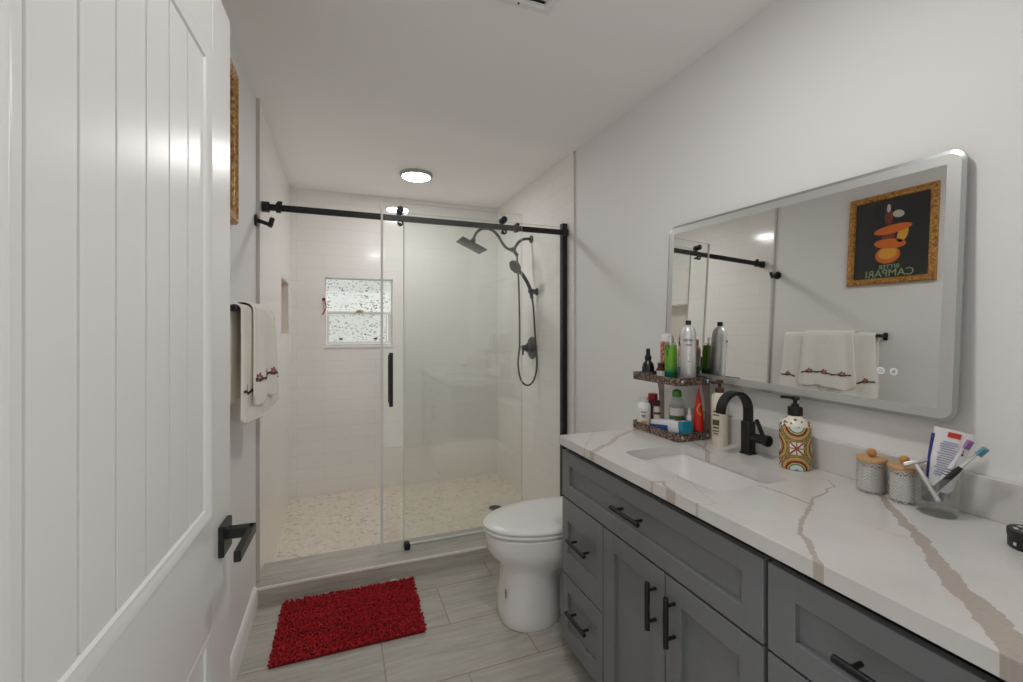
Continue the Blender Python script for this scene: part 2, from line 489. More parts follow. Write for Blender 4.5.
def flat(name, r, g, b, rough=0.4, **kw):
    if name not in M:
        M[name] = plain(name, rgb(r, g, b), rough, **kw)
    return M[name]
def mat_green_spray():
    k = NT('green_spray_liquid')
    z = k.sep(k.obj())[2]
    c = k.ramp(k.math('MULTIPLY', z, 6.5), [(0.0, rgb(16, 96, 84)), (0.22, rgb(22, 110, 84)), (0.34, rgb(96, 150, 40)), (0.9, rgb(104, 160, 44))])
    n = k.noise(k.scale(k.obj(), (30, 30, 14)), 1.0, 2.0)
    c = k.mix(k.math('GREATER_THAN', n[0], 0.60), c, rgb(54, 112, 34))
    k.set(k.b.inputs['Base Color'], c)
    k.b.inputs['Roughness'].default_value = 0.15
    return k.m
M['green_spray'] = mat_green_spray()

# ------------------------------------------------------------------ mesh and scene helpers
WORLD = {}
class MB:
    def __init__(s):
        s.bm = bmesh.new()
        s.uvl = s.bm.loops.layers.uv.new('UVMap')
    def box(s, a, b, bevel=0.0, seg=2):
        a, b = [min(p, q) for p, q in zip(a, b)], [max(p, q) for p, q in zip(a, b)]
        vs = [s.bm.verts.new((x, y, z)) for x in (a[0], b[0]) for y in (a[1], b[1]) for z in (a[2], b[2])]
        F = [(0, 1, 3, 2), (4, 6, 7, 5), (0, 4, 5, 1), (2, 3, 7, 6), (0, 2, 6, 4), (1, 5, 7, 3)]
        fs = [s.bm.faces.new([vs[i] for i in f]) for f in F]
        if bevel > 0:
            es = list({e for f in fs for e in f.edges})
            bmesh.ops.bevel(s.bm, geom=es, offset=bevel, segments=seg, profile=0.5, affect='EDGES')
        return s
    def obox(s, c, ax, half, bevel=0.0):
        """a box with its own axes: ax = three unit vectors, half = half sizes"""
        n0 = set(s.bm.verts)
        s.box([-h for h in half], half, bevel)
        m = Matrix([[ax[j][i] for j in range(3)] for i in range(3)])
        for v in s.bm.verts:
            if v not in n0:
                v.co = m @ v.co + V(c)
        return s
    def rings(s, rings, cap0=True, cap1=True, closed=True, vvals=None):
        R = [[s.bm.verts.new(p) for p in r] for r in rings]
        n = len(R[0])
        m = len(R)
        for i in range(m - 1):
            for j in range(n if closed else n - 1):
                q = (j + 1) % n
                f = s.bm.faces.new((R[i][j], R[i][q], R[i + 1][q], R[i + 1][j]))
                va = vvals[i] if vvals else i / (m - 1); vb = vvals[i + 1] if vvals else (i + 1) / (m - 1)
                for lp, uv in zip(f.loops, ((j / n, va), ((j + 1) / n, va), ((j + 1) / n, vb), (j / n, vb))):
                    lp[s.uvl].uv = uv
        if cap0: s.bm.faces.new(list(reversed(R[0])))
        if cap1: s.bm.faces.new(R[-1])
        return s
    def lathe(s, prof, c=(0, 0, 0), seg=28, sx=1.0, sy=1.0, cap0=True, cap1=True, axis=None, start=0.0):
        """prof = [(radius, height)], turned about a vertical axis through c"""
        Z = V((0, 0, 1)) if axis is None else V(axis).normalized()
        X = Z.orthogonal().normalized() if axis is not None else V((1, 0, 0))
        Y = Z.cross(X)
        zs = [h for _, h in prof]; z0, z1 = min(zs), max(zs)
        rr = [[V(c) + X * (math.cos(start + 2 * PI * j / seg) * max(r, 1e-5) * sx) + Y * (math.sin(start + 2 * PI * j / seg) * max(r, 1e-5) * sy) + Z * h for j in range(seg)] for r, h in prof]
        s.rings(rr, cap0, cap1, vvals=[(h - z0) / max(z1 - z0, 1e-6) for h in zs])
        return s
    def cyl(s, a, b, r, seg=20, r2=None, bevel=0.0):
        a, b = V(a), V(b); L = (b - a).length
        r2 = r if r2 is None else r2
        pr = [(r, 0), (r2, L)] if not bevel else [(r - bevel, 0), (r, bevel), (r2, L - bevel), (r2 - bevel, L)]
        return s.lathe(pr, a, seg, axis=(b - a))
    def tube(s, pts, r, seg=12, smooth=True, per=6, flatten=None):
        P = [V(p) for p in pts]
        if smooth and len(P) > 2:
            Q = []
            for i in range(len(P) - 1):
                p0 = P[i - 1] if i else P[0] * 2 - P[1]
                p3 = P[i + 2] if i + 2 < len(P) else P[-1] * 2 - P[-2]
                for k in range(per):
                    t = k / per
                    Q.append(0.5 * (2 * P[i] + (P[i + 1] - p0) * t + (2 * p0 - 5 * P[i] + 4 * P[i + 1] - p3) * t * t + (3 * P[i] - p0 - 3 * P[i + 1] + p3) * t ** 3))
            Q.append(P[-1]); P = Q
        T = [(P[min(i + 1, len(P) - 1)] - P[max(i - 1, 0)]).normalized() for i in range(len(P))]
        N = T[0].orthogonal().normalized() if flatten is None else V(flatten).normalized()
        rr = []
        for i, p in enumerate(P):
            N = (N - T[i] * N.dot(T[i])).normalized()
            B = T[i].cross(N)
            ra, rb = r if isinstance(r, tuple) else (r, r)
            rr.append([p + N * (ra * math.cos(2 * PI * j / seg)) + B * (rb * math.sin(2 * PI * j / seg)) for j in range(seg)])
        return s.rings(rr)
    def ribbon(s, pts, wdir, w, t, per=6):
        """a flat strip of width w and thickness t swept along pts"""
        P = [V(p) for p in pts]; Wd = V(wdir).normalized()
        rr = []
        for i, p in enumerate(P):
            T = (P[min(i + 1, len(P) - 1)] - P[max(i - 1, 0)]).normalized()
            Nn = T.cross(Wd).normalized()
            rr.append([p + Wd * (a * w / 2) + Nn * (b * t / 2) for a, b in ((-1, -1), (1, -1), (1, 1), (-1, 1))])
        return s.rings(rr)
    def sphere(s, c, r, seg=16, ring=10, sc=(1, 1, 1)):
        rr = []
        for i in range(1, ring):
            a = PI * i / ring
            rr.append([V(c) + V((sc[0] * r * math.sin(a) * math.cos(2 * PI * j / seg), sc[1] * r * math.sin(a) * math.sin(2 * PI * j / seg), -sc[2] * r * math.cos(a))) for j in range(seg)])
        return s.rings(rr)
    def prism(s, poly, d):
        """closed polygon (3D points) pushed along d"""
        return s.rings([[V(p) for p in poly], [V(p) + V(d) for p in poly]])
    def frame(s, prof, corners, nrm):
        """profile [(inset, height)] swept round a rectangle of four corners (mitred); height along nrm"""
        c = [V(p) for p in corners]; n = V(nrm).normalized()
        rr = []
        for i in range(4):
            e1 = (c[i] - c[i - 1]).normalized(); e2 = (c[(i + 1) % 4] - c[i]).normalized()
            inn = (e2 - e1)
            rr.append([c[i] + inn * a + n * h for a, h in prof])
        rr.append(rr[0][:])
        m = len(prof)
        R = [[s.bm.verts.new(p) for p in r] for r in rr[:4]]
        for i in range(4):
            for j in range(m):
                s.bm.faces.new((R[i][j], R[i][(j + 1) % m], R[(i + 1) % 4][(j + 1) % m], R[(i + 1) % 4][j]))
        return s

def wloc(o):
    return WORLD.get(o.name, V((0, 0, 0)))
def obj(name, mb, mat, parent=None, origin=None, smooth=35.0, local=False, kind=None, label=None):
    bm = mb.bm
    bmesh.ops.recalc_face_normals(bm, faces=bm.faces[:])
    base = wloc(parent) if parent is not None else V(origin or (0, 0, 0))
    if origin is not None: base = V(origin)
    if not local:
        bmesh.ops.translate(bm, verts=bm.verts[:], vec=-base)
    me = bpy.data.meshes.new(name)
    bm.to_mesh(me); bm.free()
    if smooth:
        for p in me.polygons: p.use_smooth = True
        me.set_sharp_from_angle(angle=math.radians(smooth))
    me.materials.append(mat)
    o = bpy.data.objects.new(name, me)
    COL.objects.link(o)
    if parent is not None:
        o.parent = parent
        if not local:
            o.location = base - wloc(parent)
    else:
        o.location = base
    WORLD[o.name] = base if not local else wloc(parent)
    if kind: o['kind'] = kind
    if label: o['label'] = label
    return o
def thing(name, label, cat, loc, group=None, rot=None):
    o = bpy.data.objects.new(name, None)
    o.empty_display_size = 0.05
    COL.objects.link(o)
    o.location = loc
    if rot: o.rotation_euler = rot
    WORLD[o.name] = V(loc)
    o['label'] = label; o['category'] = cat
    if group: o['group'] = group
    return o
def tag(o, label, cat, group=None):
    o['label'] = label; o['category'] = cat
    if group: o['group'] = group
    return o
def struct(name, mb, mat, parent=None, label=None, smooth=35.0):
    o = obj(name, mb, mat, parent, smooth=smooth)
    if parent is None: o['kind'] = 'structure'
    if label: o['label'] = label
    return o
def text(name, s, size, mat, parent, at, right, up, depth=0.0006, local=False, align='CENTER'):
    """lettering set flat on a surface: at = middle of the line, right/up = its directions"""
    cu = bpy.data.curves.new(name, 'FONT')
    cu.body = s; cu.size = size; cu.extrude = depth; cu.align_x = align; cu.align_y = 'CENTER'
    tmp = bpy.data.objects.new(name + '_tmp', cu)
    COL.objects.link(tmp)
    bpy.context.view_layer.update()
    dg = bpy.context.evaluated_depsgraph_get()
    me = bpy.data.meshes.new_from_object(tmp.evaluated_get(dg))
    bpy.data.objects.remove(tmp)
    r, u = V(right).normalized(), V(up).normalized(); n = r.cross(u)
    base = V((0, 0, 0)) if local else wloc(parent)
    for v in me.vertices:
        v.co = V(at) + r * v.co.x + u * v.co.y + n * v.co.z - base
    me.materials.clear(); me.materials.append(mat)
    o = bpy.data.objects.new(name, me)
    COL.objects.link(o)
    o.parent = parent
    return o
def rrect(cx, cy, hx, hy, r, n=6):
    out = []
    for (sx, sy, a0) in ((1, 1, 0), (-1, 1, PI / 2), (-1, -1, PI), (1, -1, 3 * PI / 2)):
        for i in range(n + 1):
            a = a0 + PI / 2 * i / n
            out.append((cx + sx * (hx - r) + r * math.cos(a), cy + sy * (hy - r) + r * math.sin(a)))
    return out

# ------------------------------------------------------------------ the room
WT = 0.10
struct('floor', MB().box((XL - WT, 0.0, -0.06), (XR + WT, 2.42, 0)), M['floor'])
struct('floor_shower', MB().box((XL - WT, 2.60, SHZ - 0.06), (XR + WT, YB + WT, SHZ)), M['pebble'])
struct('ceiling', MB().box((XL - WT, 0.0, ZC), (XR + WT, YB + WT, ZC + 0.08)), M['ceiling'])
struct('wall_right', MB().box((XR, 0.06, -0.1), (XR + WT, YB + WT, ZC)), M['wall'])
# left wall with the shower niche
NY0, NY1, NZ0, NZ1 = 3.36, 3.81, 1.288, 1.665
b = MB()
b.box((XL - WT, 0.06, -0.1), (XL, NY0, ZC)).box((XL - WT, NY1, -0.1), (XL, YB + WT, ZC))
b.box((XL - WT, NY0, -0.1), (XL, NY1, NZ0)).box((XL - WT, NY0, NZ1), (XL, NY1, ZC))
b.box((XL - WT - 0.02, NY0 - 0.02, NZ0 - 0.02), (XL - WT, NY1 + 0.02, NZ1 + 0.02))
struct('wall_left', b, M['wall'])
# back wall with the window opening
WX0, WX1, WZ0, WZ1 = -0.113, 0.428, 1.172, 1.735
b = MB()
b.box((XL - WT, YB, -0.15), (WX0, YB + .15, ZC)).box((WX1, YB, -0.15), (XR + WT, YB + .15, ZC))
b.box((WX0, YB, -0.15), (WX1, YB + .15, WZ0)).box((WX0, YB, WZ1), (WX1, YB + .15, ZC))
struct('wall_back', b, M['wall'])
# wall with the doorway the photograph is taken from
b = MB()
b.box((XL, 0.06, 0), (-0.285, YW, ZC)).box((-0.285, 0.06, 2.06), (0.66, YW, ZC)).box((0.66, 0.06, 0), (XR, YW, ZC))
b.box((XL, YW, 0), (-0.295, 0.365, ZC))
struct('wall_front', b, M['wall'])
# tile
TT = 0.012
b = MB()
b.box((XL, YT, SHZ), (XL + TT, NY0, ZC)).box((XL, NY1, SHZ), (XL + TT, YB, ZC))
b.box((XL, NY0, SHZ), (XL + TT, NY1, NZ0)).box((XL, NY0, NZ1), (XL + TT, NY1, ZC))
struct('wall_left_tile', b, M['tile_y'])
b = MB()
b.box((XL - WT, NY0, NZ0 - 0.004), (XL + TT, NY1, NZ0 + 0.008)).box((XL - WT, NY0, NZ1 - 0.008), (XL + TT, NY1, NZ1 + 0.004))
b.box((XL - WT, NY0 - 0.004, NZ0), (XL + TT, NY0 + 0.008, NZ1)).box((XL - WT, NY1 - 0.008, NZ0), (XL + TT, NY1 + 0.004, NZ1))
b.box((XL - WT - 0.001, NY0, NZ0), (XL - WT + 0.006, NY1, NZ1))
struct('trim_1', b, flat('niche_lining', 218, 208, 200, 0.25))
struct('wall_right_tile', MB().box((XR - TT, YT, SHZ), (XR, YB, ZC)), M['tile_y'])
b = MB()
b.box((XL + TT, YB - TT, SHZ), (WX0, YB, ZC)).box((WX1, YB - TT, SHZ), (XR - TT, YB, ZC))
b.box((WX0, YB - TT, SHZ), (WX1, YB, WZ0)).box((WX0, YB - TT, WZ1), (WX1, YB, ZC))
struct('wall_back_tile', b, M['tile_x'])
# slim edge trims where tile meets paint, base joints, baseboard
struct('trim_2', MB().box((XL, YT - 0.012, 0.085), (XL + TT + 0.004, YT + 0.001, ZC)), flat('tile_edge_trim', 198, 195, 190, 0.35))
struct('trim_3', MB().box((XR - TT - 0.001, YT - 0.003, 0.085), (XR, YT + 0.001, ZC)), flat("tile_edge_pale", 206, 203, 198, 0.35))
struct('baseboard_left', MB().prism([(XL, 0.37, 0), (XL + 0.018, 0.37, 0), (XL + 0.018, 0.37, 0.075), (XL + 0.012, 0.37, 0.088), (XL + 0.006, 0.37, 0.096), (XL, 0.37, 0.096)], (0, 2.406 - 0.37, 0)), M['trim'])
struct('baseboard_right', MB().prism([(XR, 1.61, 0), (XR - 0.016, 1.61, 0), (XR - 0.016, 1.61, 0.075), (XR - 0.006, 1.61, 0.096), (XR, 1.61, 0.096)], (0, 2.406 - 1.61, 0)), M['trim'])
# curb
struct('trim_4', MB().box((XL, 2.406, -0.11), (XR, 2.655, 0.082), 0.002), M['curb'], label='grey wood-look tiled shower curb')
struct('trim_5', MB().box((XL, 2.401, 0.072), (XR, 2.411, 0.0850), 0.0015), flat('curb_edge_trim', 232, 228, 222, 0.3), label='pale edge strip along the curb')
# front window casing (doorway jambs)
b = MB()
b.box((-0.300, 0.05, 0), (-0.283, YW + 0.002, 2.06)).box((0.655, 0.05, 0), (0.672, YW + 0.002, 2.06)).box((-0.30, 0.05, 2.045), (0.672, YW + 0.002, 2.062))
struct('trim_6', b, M['trim'])

# window
YP = 4.045
w = MB(); w.frame([(0, -0.03), (0, 0.012), (0.008, 0.012), (0.008, -0.03)], [(WX0, YP, WZ0), (WX1, YP, WZ0), (WX1, YP, WZ1), (WX0, YP, WZ1)], (0, -1, 0))
win = bpy.data.objects.new('window_1', None); COL.objects.link(win); win.location = ((WX0 + WX1) / 2, YP, WZ0); win['kind'] = 'structure'
WORLD['window_1'] = V(win.location); win['label'] = 'small frosted two-sash window with leaf patterned film in the shower wall'
obj('window_frame', w, M['plastic_w'], win)
ZM = 1.447
b = MB(); b.box((WX0 + .012, YP - 0.004, ZM), (WX1 - .012, YP + 0.004, WZ1 - .012)); obj('upper_pane', b, M['film'], win)
b = MB(); b.frame([(0, -0.012), (0, 0.012), (0.004, 0.013), (0.015, 0.013), (0.019, 0.004), (0.019, -0.012)], [(WX0 + .012, YP - 0.012, WZ0 + .012), (WX1 - .012, YP - 0.012, WZ0 + .012), (WX1 - .012, YP - 0.012, ZM + 0.012), (WX0 + .012, YP - 0.012, ZM + 0.012)], (0, -1, 0))
b.box((WX1 - .048, YP - .024, WZ0 + .02), (WX1 - .040, YP - .004, ZM)); low = obj('lower_sash', b, flat('sash_white', 224, 224, 220, 0.35), win)
b = MB(); b.box((WX0 + .029, YP - 0.010, WZ0 + .029), (WX1 - .045, YP - 0.006, ZM - .005)); obj('lower_pane', b, M['film_low'], low)
for x in (0.01, 0.29):
    b = MB(); b.box((x - .014, YP - 0.020, WZ0 + .046), (x + .014, YP - 0.010, WZ0 + .060), .003); obj('sash_lift', b, M['black'], low)
b = MB(); b.box((0.13, YP - 0.040, ZM + 0.012), (0.19, YP - 0.018, ZM + 0.022), .003).box((0.150, YP - 0.048, ZM + 0.018), (0.170, YP - 0.03, ZM + 0.027), .003)
obj('sash_lock', b, flat('aged_brass', 176, 158, 126, 0.4), win)
b = MB(); b.box((WX0 - 0.012, YB - 0.020, WZ0 - 0.020), (WX1 + 0.012, YB + 0.03, WZ0 + 0.001), .003); obj('window_sill', b, M['trim'], win)

# ------------------------------------------------------------------ ceiling lamps and vent
def lamp(x, y, label):
    t = thing('ceiling_light', label, 'light', (x, y, ZC), 'round flush ceiling lights')
    b = MB(); b.lathe([(0.117, 0), (0.117, -0.014), (0.113, -0.022), (0.100, -0.024), (0.100, -0.020), (0.1, 0)], (x, y, ZC), 48); obj('rim', b, flat('lamp_rim', 170, 170, 168, 0.4), t)
    b = MB(); b.lathe([(0.100, -0.006), (0.0995, -0.022), (0.09, -0.0245), (0.001, -0.026)], (x, y, ZC), 48); obj('diffuser', b, M['lamp'], t)
lamp(0.520, 3.27, 'round flush white ceiling light glowing over the shower')
lamp(0.504, 0.82, 'round flush ceiling light over the vanity end, seen reflected in the shower glass')
t = thing('ceiling_vent', 'white slatted exhaust vent on the ceiling at the top edge of the photo', 'vent', (0.565, 1.30, ZC))
b = MB(); b.frame([(0, 0), (0, 0.008), (0.006, 0.014), (0.030, 0.016), (0.036, 0.010), (0.036, 0)], [(0.435, 1.16, ZC), (0.435, 1.424, ZC), (0.692, 1.424, ZC), (0.692, 1.16, ZC)], (0, 0, -1)); obj('vent_frame', b, M['plastic_w'], t)
for i in range(10):
    y = 1.208 + i * 0.0195
    b = MB(); b.obox((0.5635, y, ZC - 0.009), (V((1, 0, 0)), V((0, .8, .6)), V((0, -.6, .8))), (0.094, 0.0075, 0.0012)); obj('slat', b, M['plastic_w'], t)
b = MB(); b.box((0.466, 1.19, ZC - 0.003), (0.661, 1.39, ZC - 0.001)); obj('vent_backing', b, flat('vent_dark', 60, 60, 60, 0.8), t)
b = MB(); b.sphere((0.566, 1.398, ZC - 0.016), 0.004); obj('sensor_dot', b, M['black'], t)

# ------------------------------------------------------------------ the open door
DA = math.radians(2.3)
DW, DH, DT = 0.82, 2.03, 0.035
e = V((-0.236, 1.193, 0.012)); dx = V((math.sin(DA), math.cos(DA), 0))
hinge = e - dx * DW
door = bpy.data.objects.new('door_1', None); COL.objects.link(door)
door.location = hinge; door.rotation_euler = (0, 0, PI / 2 - DA); door['kind'] = 'structure'
door['label'] = 'open white beadboard panel door with black lever handle'
WORLD['door_1'] = V(hinge)
# local: x from hinge to free edge, y = 0 room face and y = DT wall-side face, z up
def dbox(mb, x0, x1, z0, z1, y0=0.0, y1=DT, bv=0.0012):
    mb.box((x0, y0, z0), (x1, y1, z1), bv, 1)
PX0, PX1 = DW - 0.694, DW - 0.130      # panel opening
UZ0, UZ1, LZ0, LZ1 = 0.925, 1.872, 0.235, 0.700
b = MB()
dbox(b, 0, PX0, 0, DH - .012); dbox(b, PX1, DW, 0, DH - .012)
dbox(b, PX0 - .001, PX1 + .001, UZ1, DH - .012); dbox(b, PX0 - .001, PX1 + .001, LZ1, UZ0); dbox(b, PX0 - .001, PX1 + .001, 0, LZ0)
obj('door_rails', b, M['door'], door, local=True)
for z0, z1 in ((UZ0, UZ1), (LZ0, LZ1)):
    b = MB()
    grooves = [PX0] + [DW - s for s in (.650, .566, .486, .402, .320, .237)] + [PX1]
    for x0, x1 in zip(grooves[:-1], grooves[1:]):
        b.box((x0 + .0027, 0.009, z0 - .002), (x1 - .0027, DT - 0.009, z1 + .002), 0.0005, 1)
    b.box((PX0, 0.0155, z0), (PX1, DT - 0.0155, z1))
    obj('beadboard_panel', b, M['door'], door, local=True)
    b = MB()
    for face, y in ((-1, 0.0), (1, DT)):
        cr = [(PX0, y, z0), (PX1, y, z0), (PX1, y, z1), (PX0, y, z1)]
        n = (0, face, 0)
        b.frame([(-.001, -.010), (-.001, .0005), (.004, .002), (.009, .001), (.014, -.003), (.022, -.005), (.026, -.010)], cr, n)
    obj('panel_moulding', b, M['door'], door, local=True)
hz = 0.869 - 0.012
hx = DW - 0.062
hd = bpy.data.objects.new('door_handle', None); COL.objects.link(hd); hd.parent = door; hd.location = (hx, 0, hz)
WORLD['door_handle'] = V((0, 0, 0))
for sgn in (-1, 1):
    y0 = 0 if sgn < 0 else DT
    b = MB(); b.box((-.033, y0, -.033), (.033, y0 + sgn * .011, .033), .0015, 1); obj('rosette', b, M['black'], hd, local=True)
    b = MB()
    b.box((-.011, y0 + sgn * .008, -.004), (.011, y0 + sgn * .062, .018), .0015, 1)
    b.box((-.125, y0 + sgn * .050, -.004), (.011, y0 + sgn * .063, .018), .0015, 1)
    obj('lever', b, M['black'], hd, local=True)
for z in (0.22, 1.0, 1.78):
    b = MB(); b.cyl((-.004, -.006, z - .045), (-.004, -.006, z + .045), .006, 12); b.box((-.012, -.003, z - .044), (.001, .002, z + .044)); obj('hinge', b, M['black'], door, local=True)

# ------------------------------------------------------------------ things on the left wall
XI = XL
t = thing('robe_hook', 'black double robe hook on the left wall beside the shower', 'hook', (XL, 2.44, 1.835))
b = MB(); b.lathe([(.028, 0), (.028, .009), (.022, .012)], (XL, 2.44, 1.840), 20, axis=(1, 0, 0)); obj('plate', b, M['black'], t)
b = MB(); b.cyl((XL + .006, 2.44, 1.842), (XL + .066, 2.44, 1.822), .0095, 12); b.cyl((XL + .064, 2.44 - .008, 1.812), (XL + .074, 2.44 + .004, 1.856), .012, 14, bevel=.002); obj('prong', b, M['black'], t)

FY0, FY1, FZ0, FZ1 = 1.466, 1.932, 1.709, 2.268
t = thing('framed_print', 'gilt framed dark poster with orange shapes on the left wall, seen in the mirror', 'picture', (XL, (FY0 + FY1) / 2, FZ0))
b = MB(); b.frame([(0, 0), (0, .018), (.006, .026), (.016, .028), (.026, .020), (.034, .018), (.038, .009), (.038, 0)], [(XL, FY0, FZ0), (XL, FY1, FZ0), (XL, FY1, FZ1), (XL, FY0, FZ1)], (1, 0, 0)); obj('gilt_frame', b, M['gold'], t)
b = MB(); b.box((XL + .001, FY0 + .030, FZ0 + .030), (XL + .008, FY1 - .030, FZ1 - .030)); pr = obj('print', b, flat('print_charcoal', 42, 43, 44, 0.3, var=.08), t)
# plain generic coloured shapes in place of the artwork
pcx = (FY0 + FY1) / 2; XPp = XL + .008
def oval(cy, cz, ry, rz, k, col, rot=0.0):
    b = MB(); pts = []
    for i in range(28):
        a = 2 * PI * i / 28; u, v = ry * math.cos(a), rz * math.sin(a)
        pts.append((XPp, cy + u * math.cos(rot) - v * math.sin(rot), cz + u * math.sin(rot) + v * math.cos(rot)))
    b.prism(pts, (.0006 * k, 0, 0)); obj('printed_oval', b, col, pr)
OR, YE, DR, PL = flat('print_orange', 214, 108, 36, .4), flat('print_yellow', 222, 160, 56, .4), flat('print_maroon', 122, 52, 42, .4), flat('print_pale', 196, 190, 178, .4)
oval(pcx + .01, 1.885, .066, .052, 1, OR); oval(pcx + .01, 1.895, .050, .036, 2, YE); oval(pcx, 1.953, .085, .030, 3, OR, .12); oval(pcx + .01, 2.005, .034, .060, 2, DR)
oval(pcx - .012, 2.040, .100, .026, 4, OR, -.10); oval(pcx - .065, 2.000, .026, .050, 3, YE, .3); oval(pcx + .01, 2.115, .022, .046, 2, DR); oval(pcx - .04, 2.128, .030, .022, 3, PL, .3); oval(pcx + .012, 2.172, .010, .026, 3, PL)
GT = flat('print_sage', 150, 172, 132, .5)
text('lettering', 'BITTER', .036, GT, pr, (XPp + .001, pcx + .0, 1.811), (0, 1, 0), (0, 0, 1))
text('lettering', 'CAMPARI', .062, GT, pr, (XPp + .001, pcx + .0, 1.772), (0, 1, 0), (0, 0, 1))

# towel bar and towels
BX, BZ = -0.328, 1.388
t = thing('towel_bar', 'black towel bar on the left wall under the white towels', 'towel bar', (XL, 2.02, BZ))
b = MB(); b.box((BX - .008, 1.690, BZ - .008), (BX + .008, 2.300, BZ + .008), .001, 1); obj('bar', b, M['black'], t)
for y in (1.702, 2.288):
    b = MB(); b.box((XL, y - .012, BZ - .022), (XL + .009, y + .012, BZ + .022), .002, 1).box((XL + .006, y - .008, BZ - .010), (BX + .006, y + .008, BZ + .010), .001, 1); obj('bracket', b, M['black'], t)
def towel_surface(y0, y1, zf, zb, gap, amp, ph, nfold):
    """returns S(s, t): s along the bar, t along the drop (0 back hem .. 1 front hem)"""
    R0 = 0.012 + gap
    Lb, La, Lf = BZ - zb, PI * R0, BZ - zf
    tot = Lb + La + Lf
    def S(s, t):
        R = R0 + .030 * max(0.0, (y0 + (y1 - y0) * s - 1.70) / .58) + .003 * math.sin(nfold * 9.0 * s + ph)
        y = y0 + (y1 - y0) * s; d = t * tot
        if d < Lb:
            x, z, k = BX - R0, zb + d, (Lb - d) / Lb
            sg = -0.25
        elif d < Lb + La:
            a = PI - (d - Lb) / R0
            x, z, k, sg = BX + (R if a < PI / 2 else R0) * math.cos(a), BZ + R0 * math.sin(a), 0.0, 1.0
        else:
            q = d - Lb - La
            x, z, k, sg = BX + R, BZ - q, q / Lf, 1.0
        f = math.sin(nfold * 2 * PI * s + ph) * .6 + math.sin(nfold * 5.1 * s + 1.7 * ph) * .4
        x += sg * (amp * (k ** .6) * (0.10 + .42 * f * min(1.0, 5 * s) + .60 * s) + .003 * k)
        y += (s - .5) * (.07 if s < .5 else .03) * k * (1 if sg > 0 else .3) + .004 * math.sin(9 * s + 3 * k)
        # rounded hem corners
        if sg > 0 and k > 0:
            edge = max(0.0, 1 - min(s, 1 - s) / 0.10)
            z += edge ** 2.2 * .032 * k
            z += (.007 * math.sin(9 * s + ph) + .004 * math.sin(23 * s)) * k
        return V((x, y, z))
    return S, tot
def towel(name, label, y0, y1, zf, zb, gap, amp, ph, nfold, flowers, group=None):
    S, tot = towel_surface(y0, y1, zf, zb, gap, amp, ph, nfold)
    t = thing(name, label, 'towel', (BX, (y0 + y1) / 2, zf), group)
    ns, nt = 60, 70
    b = MB()
    G = [[b.bm.verts.new(S(i / ns, j / nt)) for i in range(ns + 1)] for j in range(nt + 1)]
    for j in range(nt):
        for i in range(ns):
            b.bm.faces.new((G[j][i], G[j][i + 1], G[j + 1][i + 1], G[j + 1][i]))
    o = obj('cloth', b, M['towel'], t, smooth=180)
    md = o.modifiers.new('thickness', 'SOLIDIFY'); md.thickness = 0.007; md.offset = 0
    md2 = o.modifiers.new('soft', 'SUBSURF'); md2.levels = 1; md2.render_levels = 1
    def at(s, z):
        t0 = 1 - (z - zf) / tot
        p = S(s, t0); ps = S(s + .01, t0) - p; pt = S(s, t0 - .01) - p
        n = ps.cross(pt); n.normalize()
        if n.x < 0: n = -n
        return p + n * .0042, ps.normalized(), pt.normalized(), n
    def blob(b, s, z, du, dv, ru, rv, rot):
        c, r, u, n = at(s + du / (y1 - y0), z + dv)
        pts = []
        for i in range(10):
            a = 2 * PI * i / 10; x, y = ru * math.cos(a), rv * math.sin(a)
            pts.append(c + r * (x * math.cos(rot) - y * math.sin(rot)) + u * (x * math.sin(rot) + y * math.cos(rot)))
        b.prism(pts, n * .0015)
    for s, z in flowers:
        b = MB()
        for i in range(5):
            a = 2 * PI * i / 5; blob(b, s, z, .010 * math.cos(a), .010 * math.sin(a), .008, .006, a)
        obj('embroidered_flower', b, flat('thread_rose', 160, 104, 96, .8), t)
        b = MB()
        for du, dv, ro in ((-.018, -.006, .3), (.018, -.008, -.3), (-.032, -.011, .25), (.032, -.012, -.25), (-.008, -.010, .2), (.007, -.010, -.2), (-.042, -.014, .3), (.041, -.015, -.3)):
            blob(b, s, z, du, dv, .010, .0045, ro)
        obj('embroidered_leaf', b, flat('thread_dark', 62, 48, 42, .8), t)
towel('bath_towel', 'large white towel with flower embroidery draped over the bar, under a smaller towel', 1.718, 2.285, .982, 1.06, .005, .026, 0.6, 3.4, [(.10, 1.105), (.27, 1.105), (.90, 1.105)])
towel('hand_towel', 'smaller white flower-embroidered towel lying over the larger one on the bar', 1.83, 2.14, 1.045, 1.12, .019, .026, 2.2, 2.3, [(.22, 1.145), (.50, 1.145), (.78, 1.145)])

# ------------------------------------------------------------------ shower screen
YR = 2.56
t = thing('shower_screen', 'frameless glass shower screen with black sliding rail and post', 'shower screen', (0.5, YR, 0.082))
rail = obj('rail', MB().box((XL + TT + .004, YR - .006, 1.920), (1.352, YR + .006, 1.953), .001, 1), M['black'], t)
b = MB(); b.box((XL + TT, YR - .016, 1.912), (XL + TT + .036, YR + .016, 1.961), .002, 1); obj('wall_bracket', b, M['black'], t)
b = MB(); b.box((1.345, YR + .004, 0.082), (1.379, YR + .044, 1.998), .001, 1); obj('post', b, M['black'], t)
b = MB(); b.lathe([(.026, 0), (.026, .018), (.022, .022)], (1.362, YR + .006, 1.936), 20, axis=(0, -1, 0)); obj('post_bracket', b, M['black'], t)
for x in (-0.292, 1.019):
    b = MB(); b.box((x - .012, YR - .013, 1.912), (x + .012, YR + .013, 1.961), .002, 1).box((x - .006, YR - .018, 1.953), (x + .018, YR - .004, 1.968), .002, 1); obj('rail_stop', b, M['black'], t)
